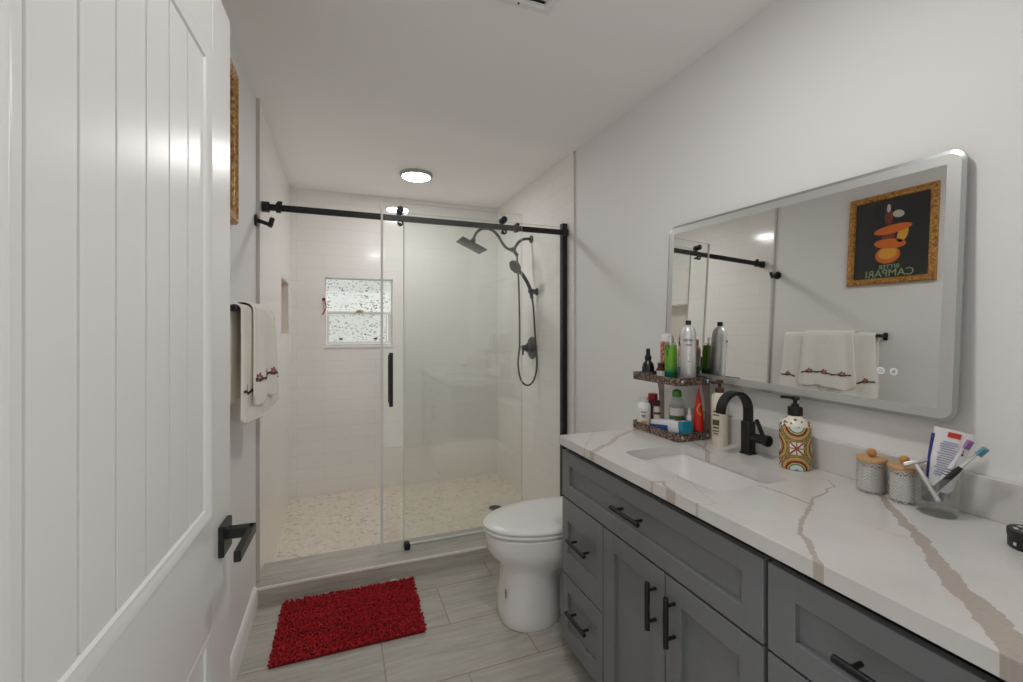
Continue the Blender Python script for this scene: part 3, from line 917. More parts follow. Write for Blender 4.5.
def pane(name, x0, x1, y0, y1, z0, z1):
    p = obj(name, MB().box((x0, y0, z0), (x1, y1, z1)), M['glass'], t)
    b = MB(); b.box((x0 - .0012, y0 + .0004, z0), (x0, y1 - .0004, z1)).box((x1, y0 + .0004, z0), (x1 + .0012, y1 - .0004, z1)).box((x0, y0 + .0004, z1), (x1, y1 - .0004, z1 + .0012))
    obj('polished_edge', b, M['glass_edge'], p)
    return p
fx = pane('fixed_panel', 0.343, 1.350, YR + .018, YR + .026, 0.090, 1.975)
sl = pane('sliding_door', 0.222, 1.048, YR - .026, YR - .018, 0.092, 2.018)
b = MB(); b.box((0.210, YR - .0285, 0.092), (0.222, YR - .0155, 2.018), .002, 1); obj('door_seal', b, flat('pale_seal_and_gleam', 226, 226, 224, .2), sl)  # seal toned paler so its colour carries the gleam of the door edge
b = MB(); b.box((0.3375, YR + .0165, 0.0906), (0.3435, YR + .0275, 1.975), .001, 1); obj('edge_gleam_strip', b, flat('pale_seal_and_gleam', 226, 226, 224, .2), fx)  # added pale strip: the bright gleam of the panel edge, put into colour
for x in (0.314, 0.929):
    b = MB()
    b.lathe([(.019, 0), (.019, .010), (.015, .014)], (x, YR - .028, 1.978), 24, axis=(0, -1, 0)); b.cyl((x, YR - .03, 1.978), (x, YR + .012, 1.978), .008, 12)
    b.lathe([(.021, 0), (.021, .004), (.0185, .007), (.0185, .013), (.021, .016)], (x, YR - .008, 1.974), 24, axis=(0, 1, 0))
    obj('roller', b, M['black'], sl)
    b = MB(); b.lathe([(.017, 0), (.017, .009), (.014, .012), (.009, .012), (.009, .0)], (x, YR - .028, 1.903), 20, axis=(0, -1, 0), cap0=False, cap1=False); b.cyl((x, YR - .018, 1.903), (x, YR + .008, 1.903), .008, 12); obj('lower_guide', b, M['black'] if x > .6 else M['gun'], sl)
b = MB(); b.box((.252, YR - .062, .890), (.272, YR - .044, 1.185), .002, 1).box((.252, YR - .002, .905), (.272, YR + .014, 1.170), .002, 1)
for z in (.935, 1.14): b.cyl((.262, YR - .05, z), (.262, YR + .004, z), .008, 12)
obj('pull_handle', b, M['black'], sl)
b = MB(); b.box((.338, YR - .034, .082), (.368, YR + .032, .090), .001, 1).box((.338, YR - .040, .082), (.368, YR - .029, .116), .002, 1).box((.338, YR - .014, .082), (.368, YR + .014, .112), .002, 1); obj('floor_guide', b, M['black'], t)
b = MB(); b.box((.37, YR + .012, .082), (1.345, YR + .032, .0905), .001, 1); obj('sill_channel', b, flat('pale_seal_and_gleam', 226, 226, 224, .2), t)

# ------------------------------------------------------------------ shower fittings
XF = XR - TT
SY = 3.14
t = thing('rain_shower', 'black square rain shower on a gooseneck arm from the shower side wall', 'shower head', (XF, SY, 1.99))
b = MB(); b.lathe([(.030, 0), (.030, .008), (.020, .012), (.016, .016)], (XF, SY, 2.003), 24, axis=(-1, 0, 0)); obj('flange', b, M['gun'], t)
b = MB(); b.tube([(XF - .004, SY, 2.003), (1.345, SY, 2.003), (1.312, SY, 1.998), (1.275, SY, 1.976), (1.248, SY, 1.940), (1.228, SY, 1.912)], .0115); obj('wall_arm', b, M['gun'], t)
b = MB(); b.cyl((1.245, SY, 1.918), (1.205, SY, 1.908), .018, 18, bevel=.004); b.cyl((1.225, SY, 1.915), (1.262, SY, 1.868), .014, 14, bevel=.002); b.cyl((1.212, SY - .035, 1.908), (1.212, SY, 1.908), .015, 14, bevel=.002); obj('diverter', b, M['gun'], t)
b = MB(); b.tube([(1.212, SY, 1.910), (1.180, SY, 1.918), (1.147, SY, 1.947), (1.100, SY, 2.014), (1.045, SY, 2.053), (.980, SY, 2.051), (.936, SY, 2.018), (.914, SY, 1.972)], .0105); obj('gooseneck', b, M['gun'], t)
b = MB(); b.sphere((.912, SY, 1.962), .019); b.cyl((.912, SY, 1.965), (.904, SY, 1.932), .014, 14); obj('ball_joint', b, M['gun'], t)
tl = math.radians(24)
ax = (V((math.cos(tl), 0, -math.sin(tl))), V((0, 1, 0)), V((math.sin(tl), 0, math.cos(tl))))
HC = V((.898, SY, 1.922))
b = MB(); b.obox(HC, ax, (.100, .095, .005), .003); hd_ = obj('spray_plate', b, M['gun'], t)
b = MB()
for i in range(8):
    for j in range(8):
        c = HC + ax[0] * ((i - 3.5) * .023) + ax[1] * ((j - 3.5) * .022) - ax[2] * .005
        b.cyl(c, c - ax[2] * .002, .003, 6)
obj('nozzles', b, flat('nozzle_grey', 70, 70, 72, .6), hd_, kind='stuff')

HY = 3.04
t = thing('hand_shower', 'black hand shower with long looping hose on the shower side wall', 'hand shower', (XF, HY, 1.58))
b = MB(); b.lathe([(.028, 0), (.028, .006), (.020, .012), (.015, .040)], (XF, HY, 1.590), 20, axis=(-1, 0, 0)); b.cyl((1.350, HY, 1.590), (1.312, HY, 1.598), .020, 16, bevel=.003); obj('holder', b, M['gun'], t)
b = MB(); b.tube([(1.338, HY, 1.540), (1.326, HY, 1.600), (1.298, HY, 1.660), (1.262, HY, 1.712), (1.225, HY, 1.752)], .0135); obj('handle', b, M['gun'], t)
fn = V((-.80, -.25, -.55)).normalized()
c0 = V((1.204, HY - .004, 1.770))
b = MB(); b.lathe([(.020, -.022), (.046, -.010), (.053, .002), (.053, .010), (.048, .014)], c0, 28, axis=fn); sp = obj('spray_face', b, M['gun'], t)
b = MB(); b.tube([(1.338, HY, 1.545), (1.350, HY, 1.46), (1.362, HY, 1.28), (1.372, HY - .01, 1.04), (1.342, HY - .02, .93), (1.290, HY - .02, .896), (1.240, HY - .02, .94), (1.222, HY - .01, 1.06), (1.238, HY, 1.20), (1.240, HY + .01, 1.50), (1.248, HY + .05, 1.72), (1.256, SY - .01, 1.82), (1.258, SY, 1.872)], .0070, 10, per=8); obj('hose', b, M['gun'], t)
t = thing('shower_valve', 'black round shower valve with lever on the shower side wall', 'valve', (XF, 3.13, 1.17))
b = MB(); b.lathe([(.086, 0), (.086, .004), (.080, .010), (.040, .014), (.034, .045), (.030, .05)], (XF, 3.13, 1.167), 32, axis=(-1, 0, 0)); obj('valve_plate', b, M['gun'], t)
b = MB(); b.cyl((1.335, 3.13, 1.167), (1.290, 3.13, 1.167), .022, 18, bevel=.003); b.cyl((1.305, 3.13, 1.167), (1.285, 3.09, 1.118), .007, 12, bevel=.002); obj('lever', b, M['gun'], t)
t = thing('floor_drain', 'round metal drain in the pebble shower floor', 'drain', (1.10, 3.19, SHZ))
b = MB(); b.lathe([(.055, 0), (.055, .003), (.050, .004), (.046, .002)], (1.10, 3.19, SHZ), 32); obj('ring', b, M['alu'], t)
b = MB()
for i in range(-4, 5):
    hw = math.sqrt(.046 ** 2 - (i * .0095) ** 2); b.box((1.10 - hw, 3.19 + i * .0095 - .003, SHZ + .0018), (1.10 + hw, 3.19 + i * .0095 + .003, SHZ + .0035))
obj('grate', b, flat('drain_grate', 96, 94, 88, .35, metal=.7), t)
# red strip hanging at the window corner
t = thing('suction_hook', 'small red strap hanging from a dark suction cup at the left of the shower window', 'hook', (-.118, YB - TT, 1.55))
b = MB(); b.lathe([(.014, 0), (.012, .006), (.006, .012), (.005, .016)], (-.121, YB - TT, 1.552), 18, axis=(0, -1, 0)); obj('suction_cup', b, flat('dark_maroon', 58, 16, 22, .3), t)
b = MB(); b.ribbon([(-.121 + .018 * math.sin(i / 12 * PI) - .010 * (i / 12) ** 3, YB - TT - .013, 1.552 - .125 * i / 12) for i in range(13)], (0, 1, 0), .012, .009); obj('strap', b, flat('red_rubber', 172, 46, 58, .5), t)

# ------------------------------------------------------------------ toilet
TY = 1.905
t = thing('toilet', 'white elongated toilet with closed lid between vanity and shower', 'toilet', (1.05, TY, 0))
def egg(xf, xc, xb, bw, z, n=2.0, m=44, yc=TY, nb=2.6):
    out = []
    for i in range(m):
        a = 2 * PI * i / m; c, s = math.cos(a), math.sin(a)
        nn = n if c > 0 else nb
        r = lambda q: math.copysign(abs(q) ** (2 / nn), q)
        out.append((xc - r(c) * (xc - xf) if c > 0 else xc - r(c) * (xb - xc), yc + r(s) * bw, z))
    return out
b = MB()
b.rings([egg(.682, .82, .97, .138, 0, 2.5, nb=2), egg(.677, .82, .972, .142, .008, 2.5, nb=2), egg(.680, .82, .97, .139, .05, 2.5, nb=2), egg(.686, .82, .97, .133, .14, 2.4, nb=2), egg(.690, .82, .98, .130, .20, 2.3, nb=2), egg(.686, .83, 1.02, .134, .24, 2.3, nb=2), egg(.668, .89, 1.17, .150, .272, 2.2), egg(.636, .89, 1.18, .170, .302, 2.1), egg(.618, .90, 1.19, .178, .335, 2.0), egg(.612, .90, 1.20, .180, .365, 2.0), egg(.612, .90, 1.20, .180, .396, 2.0), egg(.630, .90, 1.19, .166, .404, 2.0)])
obj('bowl', b, M['porcelain'], t, smooth=60)
b = MB(); b.rings([rr for rr in ([(x, y, z) for x, y in rrect(1.137, TY, .237, hw, .03)] for z, hw in ((0, .070), (.2, .070), (.29, .10), (.34, .15), (.405, .165)))]); obj('rear_pedestal', b, M['porcelain'], t, smooth=60)
b = MB(); b.rings([egg(.618, .90, 1.125, .171, .405), egg(.608, .90, 1.13, .180, .408), egg(.606, .90, 1.13, .182, .416), egg(.612, .90, 1.125, .176, .423)]); obj('seat', b, M['plastic_w'], t, smooth=60)
b = MB(); b.rings([egg(.618, .90, 1.145, .172, .4235, nb=4), egg(.607, .90, 1.15, .182, .427, nb=4), egg(.605, .90, 1.15, .184, .436, nb=4), egg(.614, .90, 1.145, .178, .4435, nb=4), egg(.68, .90, 1.10, .14, .4470, nb=4), egg(.76, .90, 1.02, .08, .4485, nb=4)]); obj('lid', b, M['plastic_w'], t, smooth=60)
for y in (TY - .075, TY + .075):
    b = MB(); b.cyl((1.155, y - .02, .428), (1.155, y + .02, .428), .014, 14, bevel=.003); obj('lid_hinge', b, M['plastic_w'], t)
b = MB(); b.rings([[(x, y, z) for x, y in rrect(1.282, TY, hx_, hy_, .03)] for z, hx_, hy_ in ((.405, .085, .185), (.44, .095, .20), (.72, .098, .208))]); obj('tank', b, M['porcelain'], t, smooth=60)
b = MB(); b.rings([[(x, y, z) for x, y in rrect(1.282, TY, hx_, hy_, .03)] for z, hx_, hy_ in ((.720, .100, .212), (.724, .104, .216), (.748, .104, .216), (.756, .098, .210))]); obj('tank_lid', b, M['porcelain'], t, smooth=60)
b = MB(); b.cyl((1.19, TY - .15, .66), (1.172, TY - .15, .66), .012, 14); b.box((1.166, TY - .155, .652), (1.176, TY - .085, .668), .003); obj('flush_lever', b, M['chrome'], t)
b = MB(); b.obox((.6885, TY - .050, .140), (V((0, 1, 0)), V((0, 0, 1)), V((1, 0, 0))), (.006, .018, .0008)); obj('sticker', b, flat('sticker_blue', 120, 126, 170, .4), t, label='small bluish sticker')

# ------------------------------------------------------------------ bath mat
t = thing('bath_mat', 'red chenille bath mat on the floor in front of the shower', 'bath mat', (.045, 2.13, 0))
ma = math.radians(-.8); mc = V((.047, 2.152, 0))
mx, my = V((math.cos(ma), math.sin(ma), 0)), V((-math.sin(ma), math.cos(ma), 0))
MW, MH = .602, .424
b = MB(); b.obox(mc + V((0, 0, .004)), (mx, my, V((0, 0, 1))), (MW / 2, MH / 2, .004), .002); obj('backing', b, flat('backing_red', 110, 12, 20, .9), t)
b = MB()
NX, NYY = 62, 40
ico = bmesh.new(); bmesh.ops.create_icosphere(ico, subdivisions=1, radius=1.0)
iv = [v.co.copy() for v in ico.verts]; ifc = [[v.index for v in f.verts] for f in ico.faces]; ico.free()
for j in range(NYY):
    for i in range(NX):
        px = (i + .5 + random.uniform(-.35, .35) + .5 * (j % 2)) / NX - .5; py = (j + .5 + random.uniform(-.25, .25)) / NYY - .5
        c = mc + mx * (px * (MW + .008)) + my * (py * (MH + .006)) + V((0, 0, .013 + random.uniform(-.003, .004)))
        a = random.uniform(-.7, .7); ca, sa = math.cos(a), math.sin(a)
        rx, ry, rz = random.uniform(.006, .0085), random.uniform(.0042, .006), random.uniform(.006, .008)
        tl_ = random.uniform(-.5, .5)
        vs = []
        for q in iv:
            x, y, z = q.x * rx, q.y * ry, q.z * rz
            z += tl_ * x
            vs.append(b.bm.verts.new(c + mx * (x * ca - y * sa) + my * (x * sa + y * ca) + V((0, 0, z))))
        for f in ifc: b.bm.faces.new([vs[k] for k in f])
obj('pile', b, M['red_pile'], t, smooth=180, kind='stuff')
b = MB(); b.obox((.262, 2.370, .014), (mx, my, V((0, 0, 1))), (.012, .010, .0015)); obj('care_tag', b, M['plastic_w'], t)

# ------------------------------------------------------------------ vanity cabinets
XC = 0.84     # face of the fronts
FT = 0.020
def shaker(name, parent, y0, y1, z0, z1, st, rl):
    """a framed front with a recessed flat panel, facing -X"""
    b = MB()
    b.box((XC, y0, z0), (XC + FT, y0 + st, z1), .0012, 1).box((XC, y1 - st, z0), (XC + FT, y1, z1), .0012, 1)
    b.box((XC, y0 + st - .001, z0), (XC + FT, y1 - st + .001, z0 + rl), .0012, 1).box((XC, y0 + st - .001, z1 - rl), (XC + FT, y1 - st + .001, z1), .0012, 1)
    b.box((XC + .012, y0 + st - .002, z0 + rl - .002), (XC + FT - .002, y1 - st + .002, z1 - rl + .002))
    return obj(name, b, M['grey_cab'], parent)
def bar_pull(parent, p0, p1):
    p0, p1 = V(p0), V(p1); d = (p1 - p0).normalized(); b = MB()
    b.cyl(p0, p1, .0074, 14, bevel=.001)
    L = (p1 - p0).length
    for q in (p0 + d * L * .17, p1 - d * L * .17): b.cyl(q, q + V((XC - p0.x + .001, 0, 0)), .0048, 12)
    return obj('handle', b, M['black'], parent)
def carcass(parent, y0, y1):
    """open-topped box: sides, bottom, back and a recessed toe kick"""
    b = MB(); x0, x1 = XC + FT + .002, XR - .004
    b.box((x0, y0, .07), (x1, y0 + .016, .845), .001, 1).box((x0, y1 - .016, .07), (x1, y1, .845), .001, 1)
    b.box((x0 + .002, y0 + .016, .07), (x1, y1 - .016, .086)).box((x1 - .010, y0 + .016, .086), (x1, y1 - .016, .845))
    b.box((x0 + .05, y0 + .016, .800), (x0 + .068, y1 - .016, .845))
    b.box((XC + .085, y0 + .004, 0), (XC + .105, y1 - .004, .072)).box((XC + .105, y0 + .004, 0), (x1, y0 + .020, .072)).box((XC + .105, y1 - .020, 0), (x1, y1 - .004, .072))
    return obj('cabinet_body', b, flat('cabinet_body_grey', 84, 86, 90, .4), parent)
PXH = XC - .030
t = thing('vanity_cabinet', 'grey shaker vanity cabinet with wide drawer, two doors and two small drawers', 'cabinet', (1.12, 1.14, 0))
carcass(t, .686, 1.607)
d = shaker('drawer', t, .690, 1.604, .649, .831, .055, .052); bar_pull(d, (PXH, 1.075, .748), (PXH, 1.217, .748))
d = shaker('drawer', t, 1.311, 1.604, .345, .642, .042, .085); bar_pull(d, (PXH, 1.380, .508), (PXH, 1.513, .508))
d = shaker('drawer', t, 1.311, 1.604, .072, .339, .042, .062); bar_pull(d, (PXH, 1.380, .229), (PXH, 1.518, .229))
d = shaker('door', t, .999, 1.304, .072, .642, .060, .060); bar_pull(d, (PXH, 1.034, .470), (PXH, 1.034, .604))
d = shaker('door', t, .690, .994, .072, .642, .060, .060); bar_pull(d, (PXH, .957, .470), (PXH, .957, .604))
t = thing('vanity_drawer_cabinet', 'grey shaker drawer cabinet nearest the camera, right of the door unit', 'cabinet', (1.12, .43, 0))
carcass(t, .200, .6835)
d = shaker('drawer', t, .204, .679, .649, .831, .060, .052); bar_pull(d, (PXH, .365, .743), (PXH, .527, .743))
d = shaker('drawer', t, .204, .679, .364, .643, .060, .060); bar_pull(d, (PXH, .365, .505), (PXH, .527, .505))
d = shaker('drawer', t, .204, .679, .072, .358, .060, .060); bar_pull(d, (PXH, .365, .215), (PXH, .527, .215))

# ------------------------------------------------------------------ counter, sink, backsplash
CX0, CY0, CY1, CZ0 = 0.822, 0.186, 1.603, 0.857
SX0, SX1, SY0, SY1 = 0.925, 1.195, 0.895, 1.312
t = thing('countertop', 'white quartz countertop with beige veins on the vanity cabinets', 'countertop', (1.1, .9, CZ0))
inner = rrect((SX0 + SX1) / 2, (SY0 + SY1) / 2, (SX1 - SX0) / 2, (SY1 - SY0) / 2, .025, 4)
outer = []
cs = [(XR - .001, CY1), (CX0, CY1), (CX0, CY0), (XR - .001, CY0)]
for q in range(4):
    for i in range(5):
        x, y = inner[q * 5 + i]
        C = cs[q]
        first, last = (('x', 'y') if q % 2 == 0 else ('y', 'x'))
        pin = {0: first, 1: first, 2: None, 3: last, 4: last}[i]
        if pin is None: outer.append(C)
        elif pin == 'x': outer.append((C[0], y if i in (0, 4) else (y + C[1]) / 2))
        else: outer.append((x if i in (0, 4) else (x + C[0]) / 2, C[1]))
b = MB()
b.rings([[(x, y, CT) for x, y in inner], [(x, y, CT) for x, y in outer], [(x, y, CZ0) for x, y in outer], [(x, y, CZ0) for x, y in inner], [(x, y, CT) for x, y in inner]], False, False)
bmesh.ops.remove_doubles(b.bm, verts=b.bm.verts[:], dist=1e-5)
obj('slab', b, M['quartz'], t, smooth=20)
b = MB(); b.box((XR - .021, CY0, CT), (XR - .001, CY1 - .003, .984), .0015, 1); tag(obj('backsplash', b, M['quartz'], None, origin=(XR, .9, CT)), 'white quartz backsplash strip on the wall behind the counter', 'backsplash')
t = thing('sink_basin', 'white rectangular undermount sink in the quartz counter', 'sink', ((SX0 + SX1) / 2, (SY0 + SY1) / 2, .70))
cxs, cys = (SX0 + SX1) / 2, (SY0 + SY1) / 2; hx0, hy0 = (SX1 - SX0) / 2 + .004, (SY1 - SY0) / 2 + .004
b = MB()
prof = [(.022, CZ0 - .001, .03), (.0, CZ0 - .001, .03), (-.003, CZ0 - .02, .03), (-.012, CZ0 - .09, .04), (-.030, CZ0 - .125, .05), (-.062, CZ0 - .140, .05), (-.11, CZ0 - .146, .02)]
rr = [[(x, y, z) for x, y in rrect(cxs, cys, hx0 + o, hy0 + o, r, 6)] for o, z, r in prof]
ro = [[(x, y, z) for x, y in rrect(cxs, cys, hx0 + o, hy0 + o, r, 6)] for o, z, r in ((-.05, CZ0 - .156, .05), (-.0, CZ0 - .13, .05), (.008, CZ0 - .02, .03), (.022, CZ0 - .012, .03))]
b.rings(list(reversed(rr)) + list(reversed(ro)), True, True)
obj('bowl', b, M['porcelain'], t, smooth=50)
b = MB(); b.lathe([(.022, 0), (.022, .003), (.017, .004), (.012, .002)], (cxs + .02, cys, CZ0 - .1462), 24); obj('drain', b, M['chrome'], t)

# ------------------------------------------------------------------ faucet
FX, FY = 1.313, 1.136
t = thing('faucet', 'black single-hole faucet with flat arched spout behind the sink', 'faucet', (FX, FY, CT))
b = MB(); b.box((FX - .021, FY - .021, CT), (FX + .021, FY + .021, CT + .005), .002, 1); obj('base_plate', b, M['black'], t)
b = MB(); b.rings([[(x, y, z) for x, y in rrect(FX, FY, h_, h_, .009)] for z, h_ in ((CT + .004, .0185), (CT + .108, .0185), (CT + .112, .0165))]); obj('body', b, M['black'], t)
zt_ = 1.040; ra = .062
pts = [(FX, FY, CT + .108), (FX, FY, zt_)] + [(FX - ra + ra * math.cos(a), FY, zt_ + ra * math.sin(a)) for a in [PI * k / 20 for k in range(1, 21)]] + [(FX - 2 * ra, FY, zt_ - .004)]
b = MB(); b.ribbon(pts, (0, 1, 0), .032, .012); obj('spout', b, M['black'], t)
b = MB(); b.cyl((FX, FY - .018, CT + .060), (FX, FY - .066, CT + .060), .0155, 20, bevel=.002); b.cyl((FX, FY - .062, CT + .060), (FX, FY - .082, CT + .060), .019, 20, bevel=.003); b.obox((FX - .004, FY - .052, CT + .092), (V((1, 0, 0)), V((0, .45, .893)), V((0, -.893, .45))), (.006, .036, .0045), .001); obj('lever_handle', b, M['black'], t)

# ------------------------------------------------------------------ mirror
MC = V((1.3566, 1.0949, 1.4309)); MWd, MHt = 1.0104, .6543
mir = thing('mirror', 'large frameless rounded mirror with frosted border above the sink', 'mirror', MC, rot=(0.0161, 0.0343, -0.0018))
hw, hh = MWd / 2, MHt / 2
def rr3(inset, r, x): return [(x, yy, zz) for yy, zz in rrect(0, 0, hw - inset, hh - inset, r, 8)]
b = MB(); b.rings([rr3(0.0, .034, .006), rr3(0, .034, .001), rr3(.009, .026, -.0008)], True, False); b.rings([rr3(.009, .026, -.0008), rr3(.0095, .026, .001)], False, False); obj('bevelled_edge', b, M['bevel'], mir, local=True)
b = MB(); b.rings([rr3(.009, .026, -.0008), [(-.0008, yy, zz) for yy, zz in rrect(0, 0, hw - .036, hh - .033, .003, 8)]], False, False); b.rings([rr3(.009, .026, .004), [(.004, yy, zz) for yy, zz in rrect(0, 0, hw - .036, hh - .033, .003, 8)]], False, False); obj('frosted_band', b, M['frost'], mir, local=True)
b = MB(); b.rings([[(.004, yy, zz) for yy, zz in rrect(0, 0, hw - .036, hh - .033, .003, 8)], [(-.0008, yy, zz) for yy, zz in rrect(0, 0, hw - .036, hh - .033, .003, 8)]], True, True); obj('mirror_glass', b, M['mirror'], mir, local=True)
b = MB(); b.box((.0065, -hw + .05, -hh + .05), (.020, hw - .05, hh - .05), .002, 1); obj('back_box', b, flat('mirror_back', 150, 150, 150, .5), mir, local=True)
for y in (-.10, .13, .27):
    b = MB(); b.box((.0065, y - .030, -hh + .008), (.022, y + .030, -hh + .052), .002, 1); obj('mounting_clip', b, M['black'], mir, local=True)
for k in range(2):
    y = -.346 - k * .030; z = -.216
    b = MB(); b.lathe([(.0095, 0), (.0095, .0006)], (-.0009, y, z), 20, axis=(-1, 0, 0)); bt = obj('touch_button', b, flat('icon_white', 226, 228, 228, .5), mir, local=True)
    b = MB()
    if k == 0:
        for q in (-.003, .003): b.box((-.0022, y - .005, z + q - .0008), (-.0014, y + .005, z + q + .0008))
    else:
        for q in range(3):
            a = PI * q / 3; b.obox((-.0018, y, z), (V((1, 0, 0)), V((0, math.cos(a), math.sin(a))), V((0, -math.sin(a), math.cos(a)))), (.0004, .006, .0006))
    o = obj('icon', b, flat('icon_grey', 140, 142, 142, .5), bt, local=True)

# ------------------------------------------------------------------ two-tier tortoiseshell organizer
t = thing('countertop_organizer', 'two-tier tortoiseshell acrylic shelf on the far end of the counter', 'organizer', (1.28, 1.465, CT))
OX0, OX1, OY0, OY1 = 1.184, 1.338, 1.334, 1.620
def tray(z):
    n = 7
    def pl(h):  # plan: front corners rounded
        r = .022 - h
        x0, x1, y0, y1 = OX0 + h, OX1 - h, OY0 + h, OY1 - h
        p = [(x1, y0), (x1, y1)]
        p += [(x0 + r + r * math.cos(a), y1 - r + r * math.sin(a)) for a in [PI / 2 + PI / 2 * i / n for i in range(n + 1)]]
        r2 = .014 - h
        p += [(x0 + r2 + r2 * math.cos(a), y0 + r2 + r2 * math.sin(a)) for a in [PI + PI / 2 * i / n for i in range(n + 1)]]
        return p
    b = MB()
    b.rings([[(x, y, z) for x, y in pl(.0)], [(x, y, z + .030) for x, y in pl(0)], [(x, y, z + .030) for x, y in pl(.005)], [(x, y, z + .006) for x, y in pl(.005)]])
    return b
UT = 1.102
for z in (CT + .002, UT): obj('tray', tray(z), M['tortoise'], t)
for y in (OY0 - .004, OY1 - .03):
    b = MB()
    pr_ = [(OX1 - .036, CT + .004), (OX1, CT + .004), (OX1, UT + .026), (OX1 - .036, UT + .026), (OX1 - .034, UT - .02), (OX1 - .026, UT - .06), (OX1 - .022, 1.0), (OX1 - .026, CT + .07)]
    b.prism([(x, y, z) for x, z in pr_], (0, .0045, 0)); obj('side_panel', b, M['smoke'], t)
for z in (CT + .018, UT + .014):
    for x in (OX0 + .022, OX1 - .014):
        b = MB(); b.lathe([(.0075, 0), (.0075, .0025), (.005, .004)], (x, OY0 - (.004 if x > 1.3 else 0), z), 16, axis=(0, -1, 0)); obj('screw', b, M['chrome'], t)
for x in (OX0 + .02, OX1 - .02):
    for y in (OY0 + .03, OY1 - .03):
        b = MB(); b.cyl((x, y, CT), (x, y, CT + .003), .006, 10); obj('foot', b, M['smoke'], t)
ZL, ZU = CT + .0085, UT + .0065

# bottles on the upper tray
def bottle(name, label, x, y, z, cat='bottle'):
    return thing(name, label, cat, (x, y, z))
def label_wrap(parent, c, r, z0, z1, mat, name='label', a0=-0.4, a1=2.4, facing=None, sx=1, sy=1):
    """a paper label round the front of a bottle, turned towards the room"""
    b = MB(); n = 14; rows = []
    f = math.atan2(-.80, -.60) if facing is None else facing
    for i in range(n + 1):
        a = f - 1.15 + 2.3 * i / n
        rows.append([(c[0] + sx * r * math.cos(a), c[1] + sy * r * math.sin(a), z) for z in (z0, z1)] + [(c[0] + sx * (r - .0004) * math.cos(a), c[1] + sy * (r - .0004) * math.sin(a), z) for z in (z1, z0)])
    b.rings(rows); return obj(name, b, mat, parent)
x, y = 1.232, 1.566
t = bottle('pump_bottle', 'squat black bottle with narrow black cap at the far end of the upper tray', x, y, ZU)
b = MB(); b.lathe([(.022, 0), (.0255, .004), (.0255, .045), (.022, .060), (.011, .075), (.009, .080)], (x, y, ZU)); obj('body', b, flat('black_plastic', 20, 21, 24, .25), t)
b = MB(); b.lathe([(.013, .076), (.014, .080), (.014, .092), (.009, .098), (.0085, .122), (.006, .125)], (x, y, ZU)); obj('cap', b, M['black'], t)
label_wrap(t, (x, y), .0258, ZU + .010, ZU + .028, flat('label_grey', 92, 92, 100, .5))
x, y = 1.250, 1.506
t = bottle('medicine_bottle', 'small brown bottle with white label between the black bottle and green spray', x, y, ZU)
b = MB(); b.lathe([(.017, 0), (.019, .003), (.019, .042), (.012, .050)], (x, y, ZU)); obj('body', b, flat('amber_brown', 84, 42, 24, .15), t)
b = MB(); b.lathe([(.0135, .048), (.0135, .066), (.012, .068)], (x, y, ZU)); obj('cap', b, flat('brown_cap', 66, 30, 26, .4), t)
label_wrap(t, (x, y), .0193, ZU + .008, ZU + .036, flat('label_white', 222, 220, 214, .5))
x, y = 1.302, 1.530
t = bottle('powder_canister', 'tall red patterned canister with domed white cap on the upper tray', x, y, ZU)
b = MB(); b.lathe([(.026, 0), (.027, .003), (.027, .150), (.0265, .158)], (x, y, ZU)); obj('body', b, M['redcan'], t)
b = MB(); b.lathe([(.0272, .156), (.0272, .168), (.024, .182), (.012, .190), (.001, .192)], (x, y, ZU)); obj('cap', b, M['plastic_w'], t)
x, y = 1.250, 1.448
t = bottle('spray_bottle', 'green and teal body spray bottle with clear nozzle on the upper tray', x, y, ZU)
b = MB(); b.lathe([(.0225, 0), (.024, .003), (.024, .142), (.022, .146)], (x, y, ZU)); obj('body', b, M['green_spray'], t)
b = MB(); b.lathe([(.009, .144), (.009, .152), (.0075, .154), (.0075, .178), (.006, .18)], (x, y, ZU)); obj('nozzle', b, M['chrome'], t)
b = MB(); b.lathe([(.0205, .1455), (.0205, .150), (.019, .154), (.013, .156)], (x, y, ZU)); obj('collar', b, M['clear_plastic'], t)
x, y = 1.272, 1.374
t = bottle('hairspray_can', 'tall silver hairspray can with black tip, nearest on the upper tray', x, y, ZU)
b = MB(); b.lathe([(.028, 0), (.0292, .002), (.0292, .182), (.0282, .196), (.024, .210), (.016, .221), (.010, .226)], (x, y, ZU)); obj('can', b, M['can'], t)
b = MB(); b.lathe([(.0105, .221), (.0105, .240), (.009, .243)], (x, y, ZU)); obj('cap', b, M['black'], t)
fa = math.atan2(-.80, -.64)
fv = V((math.cos(fa), math.sin(fa), 0)); rt = V((-math.sin(fa), math.cos(fa), 0)) * 1
text('lettering', 'KENRA', .0125, flat('print_dark', 50, 50, 54, .5), t, V((x, y, ZU + .166)) + fv * .0296, V((0, 0, 1)).cross(fv), (0, 0, 1))
for z, w_ in ((.150, .030), (.146, .024), (.110, .004), (.085, .010)):
    b = MB(); b.obox(V((x, y, ZU + z)) + fv * .0294, (rt, V((0, 0, 1)), fv), (w_ / 2 * .8, .0008, .0008)); obj('printed_line', b, flat('print_dark', 50, 50, 54, .5), t)
x, y = 1.314, 1.452
t = bottle('cream_bottle', 'peach bottle with white and teal label behind the green spray', x, y, ZU)
b = MB(); b.lathe([(.018, 0), (.0195, .003), (.0195, .120), (.015, .135), (.008, .145)], (x, y, ZU)); obj('body', b, flat('peach_plastic', 224, 184, 160, .4), t)
b = MB(); b.lathe([(.0098, .142), (.0098, .165), (.008, .168)], (x, y, ZU)); obj('cap', b, flat('peach_cap', 206, 150, 128, .4), t)
label_wrap(t, (x, y), .0198, ZU + .020, ZU + .055, flat('label_teal', 110, 150, 152, .5))
label_wrap(t, (x, y), .0198, ZU + .056, ZU + .095, flat('label_white', 222, 220, 214, .5))

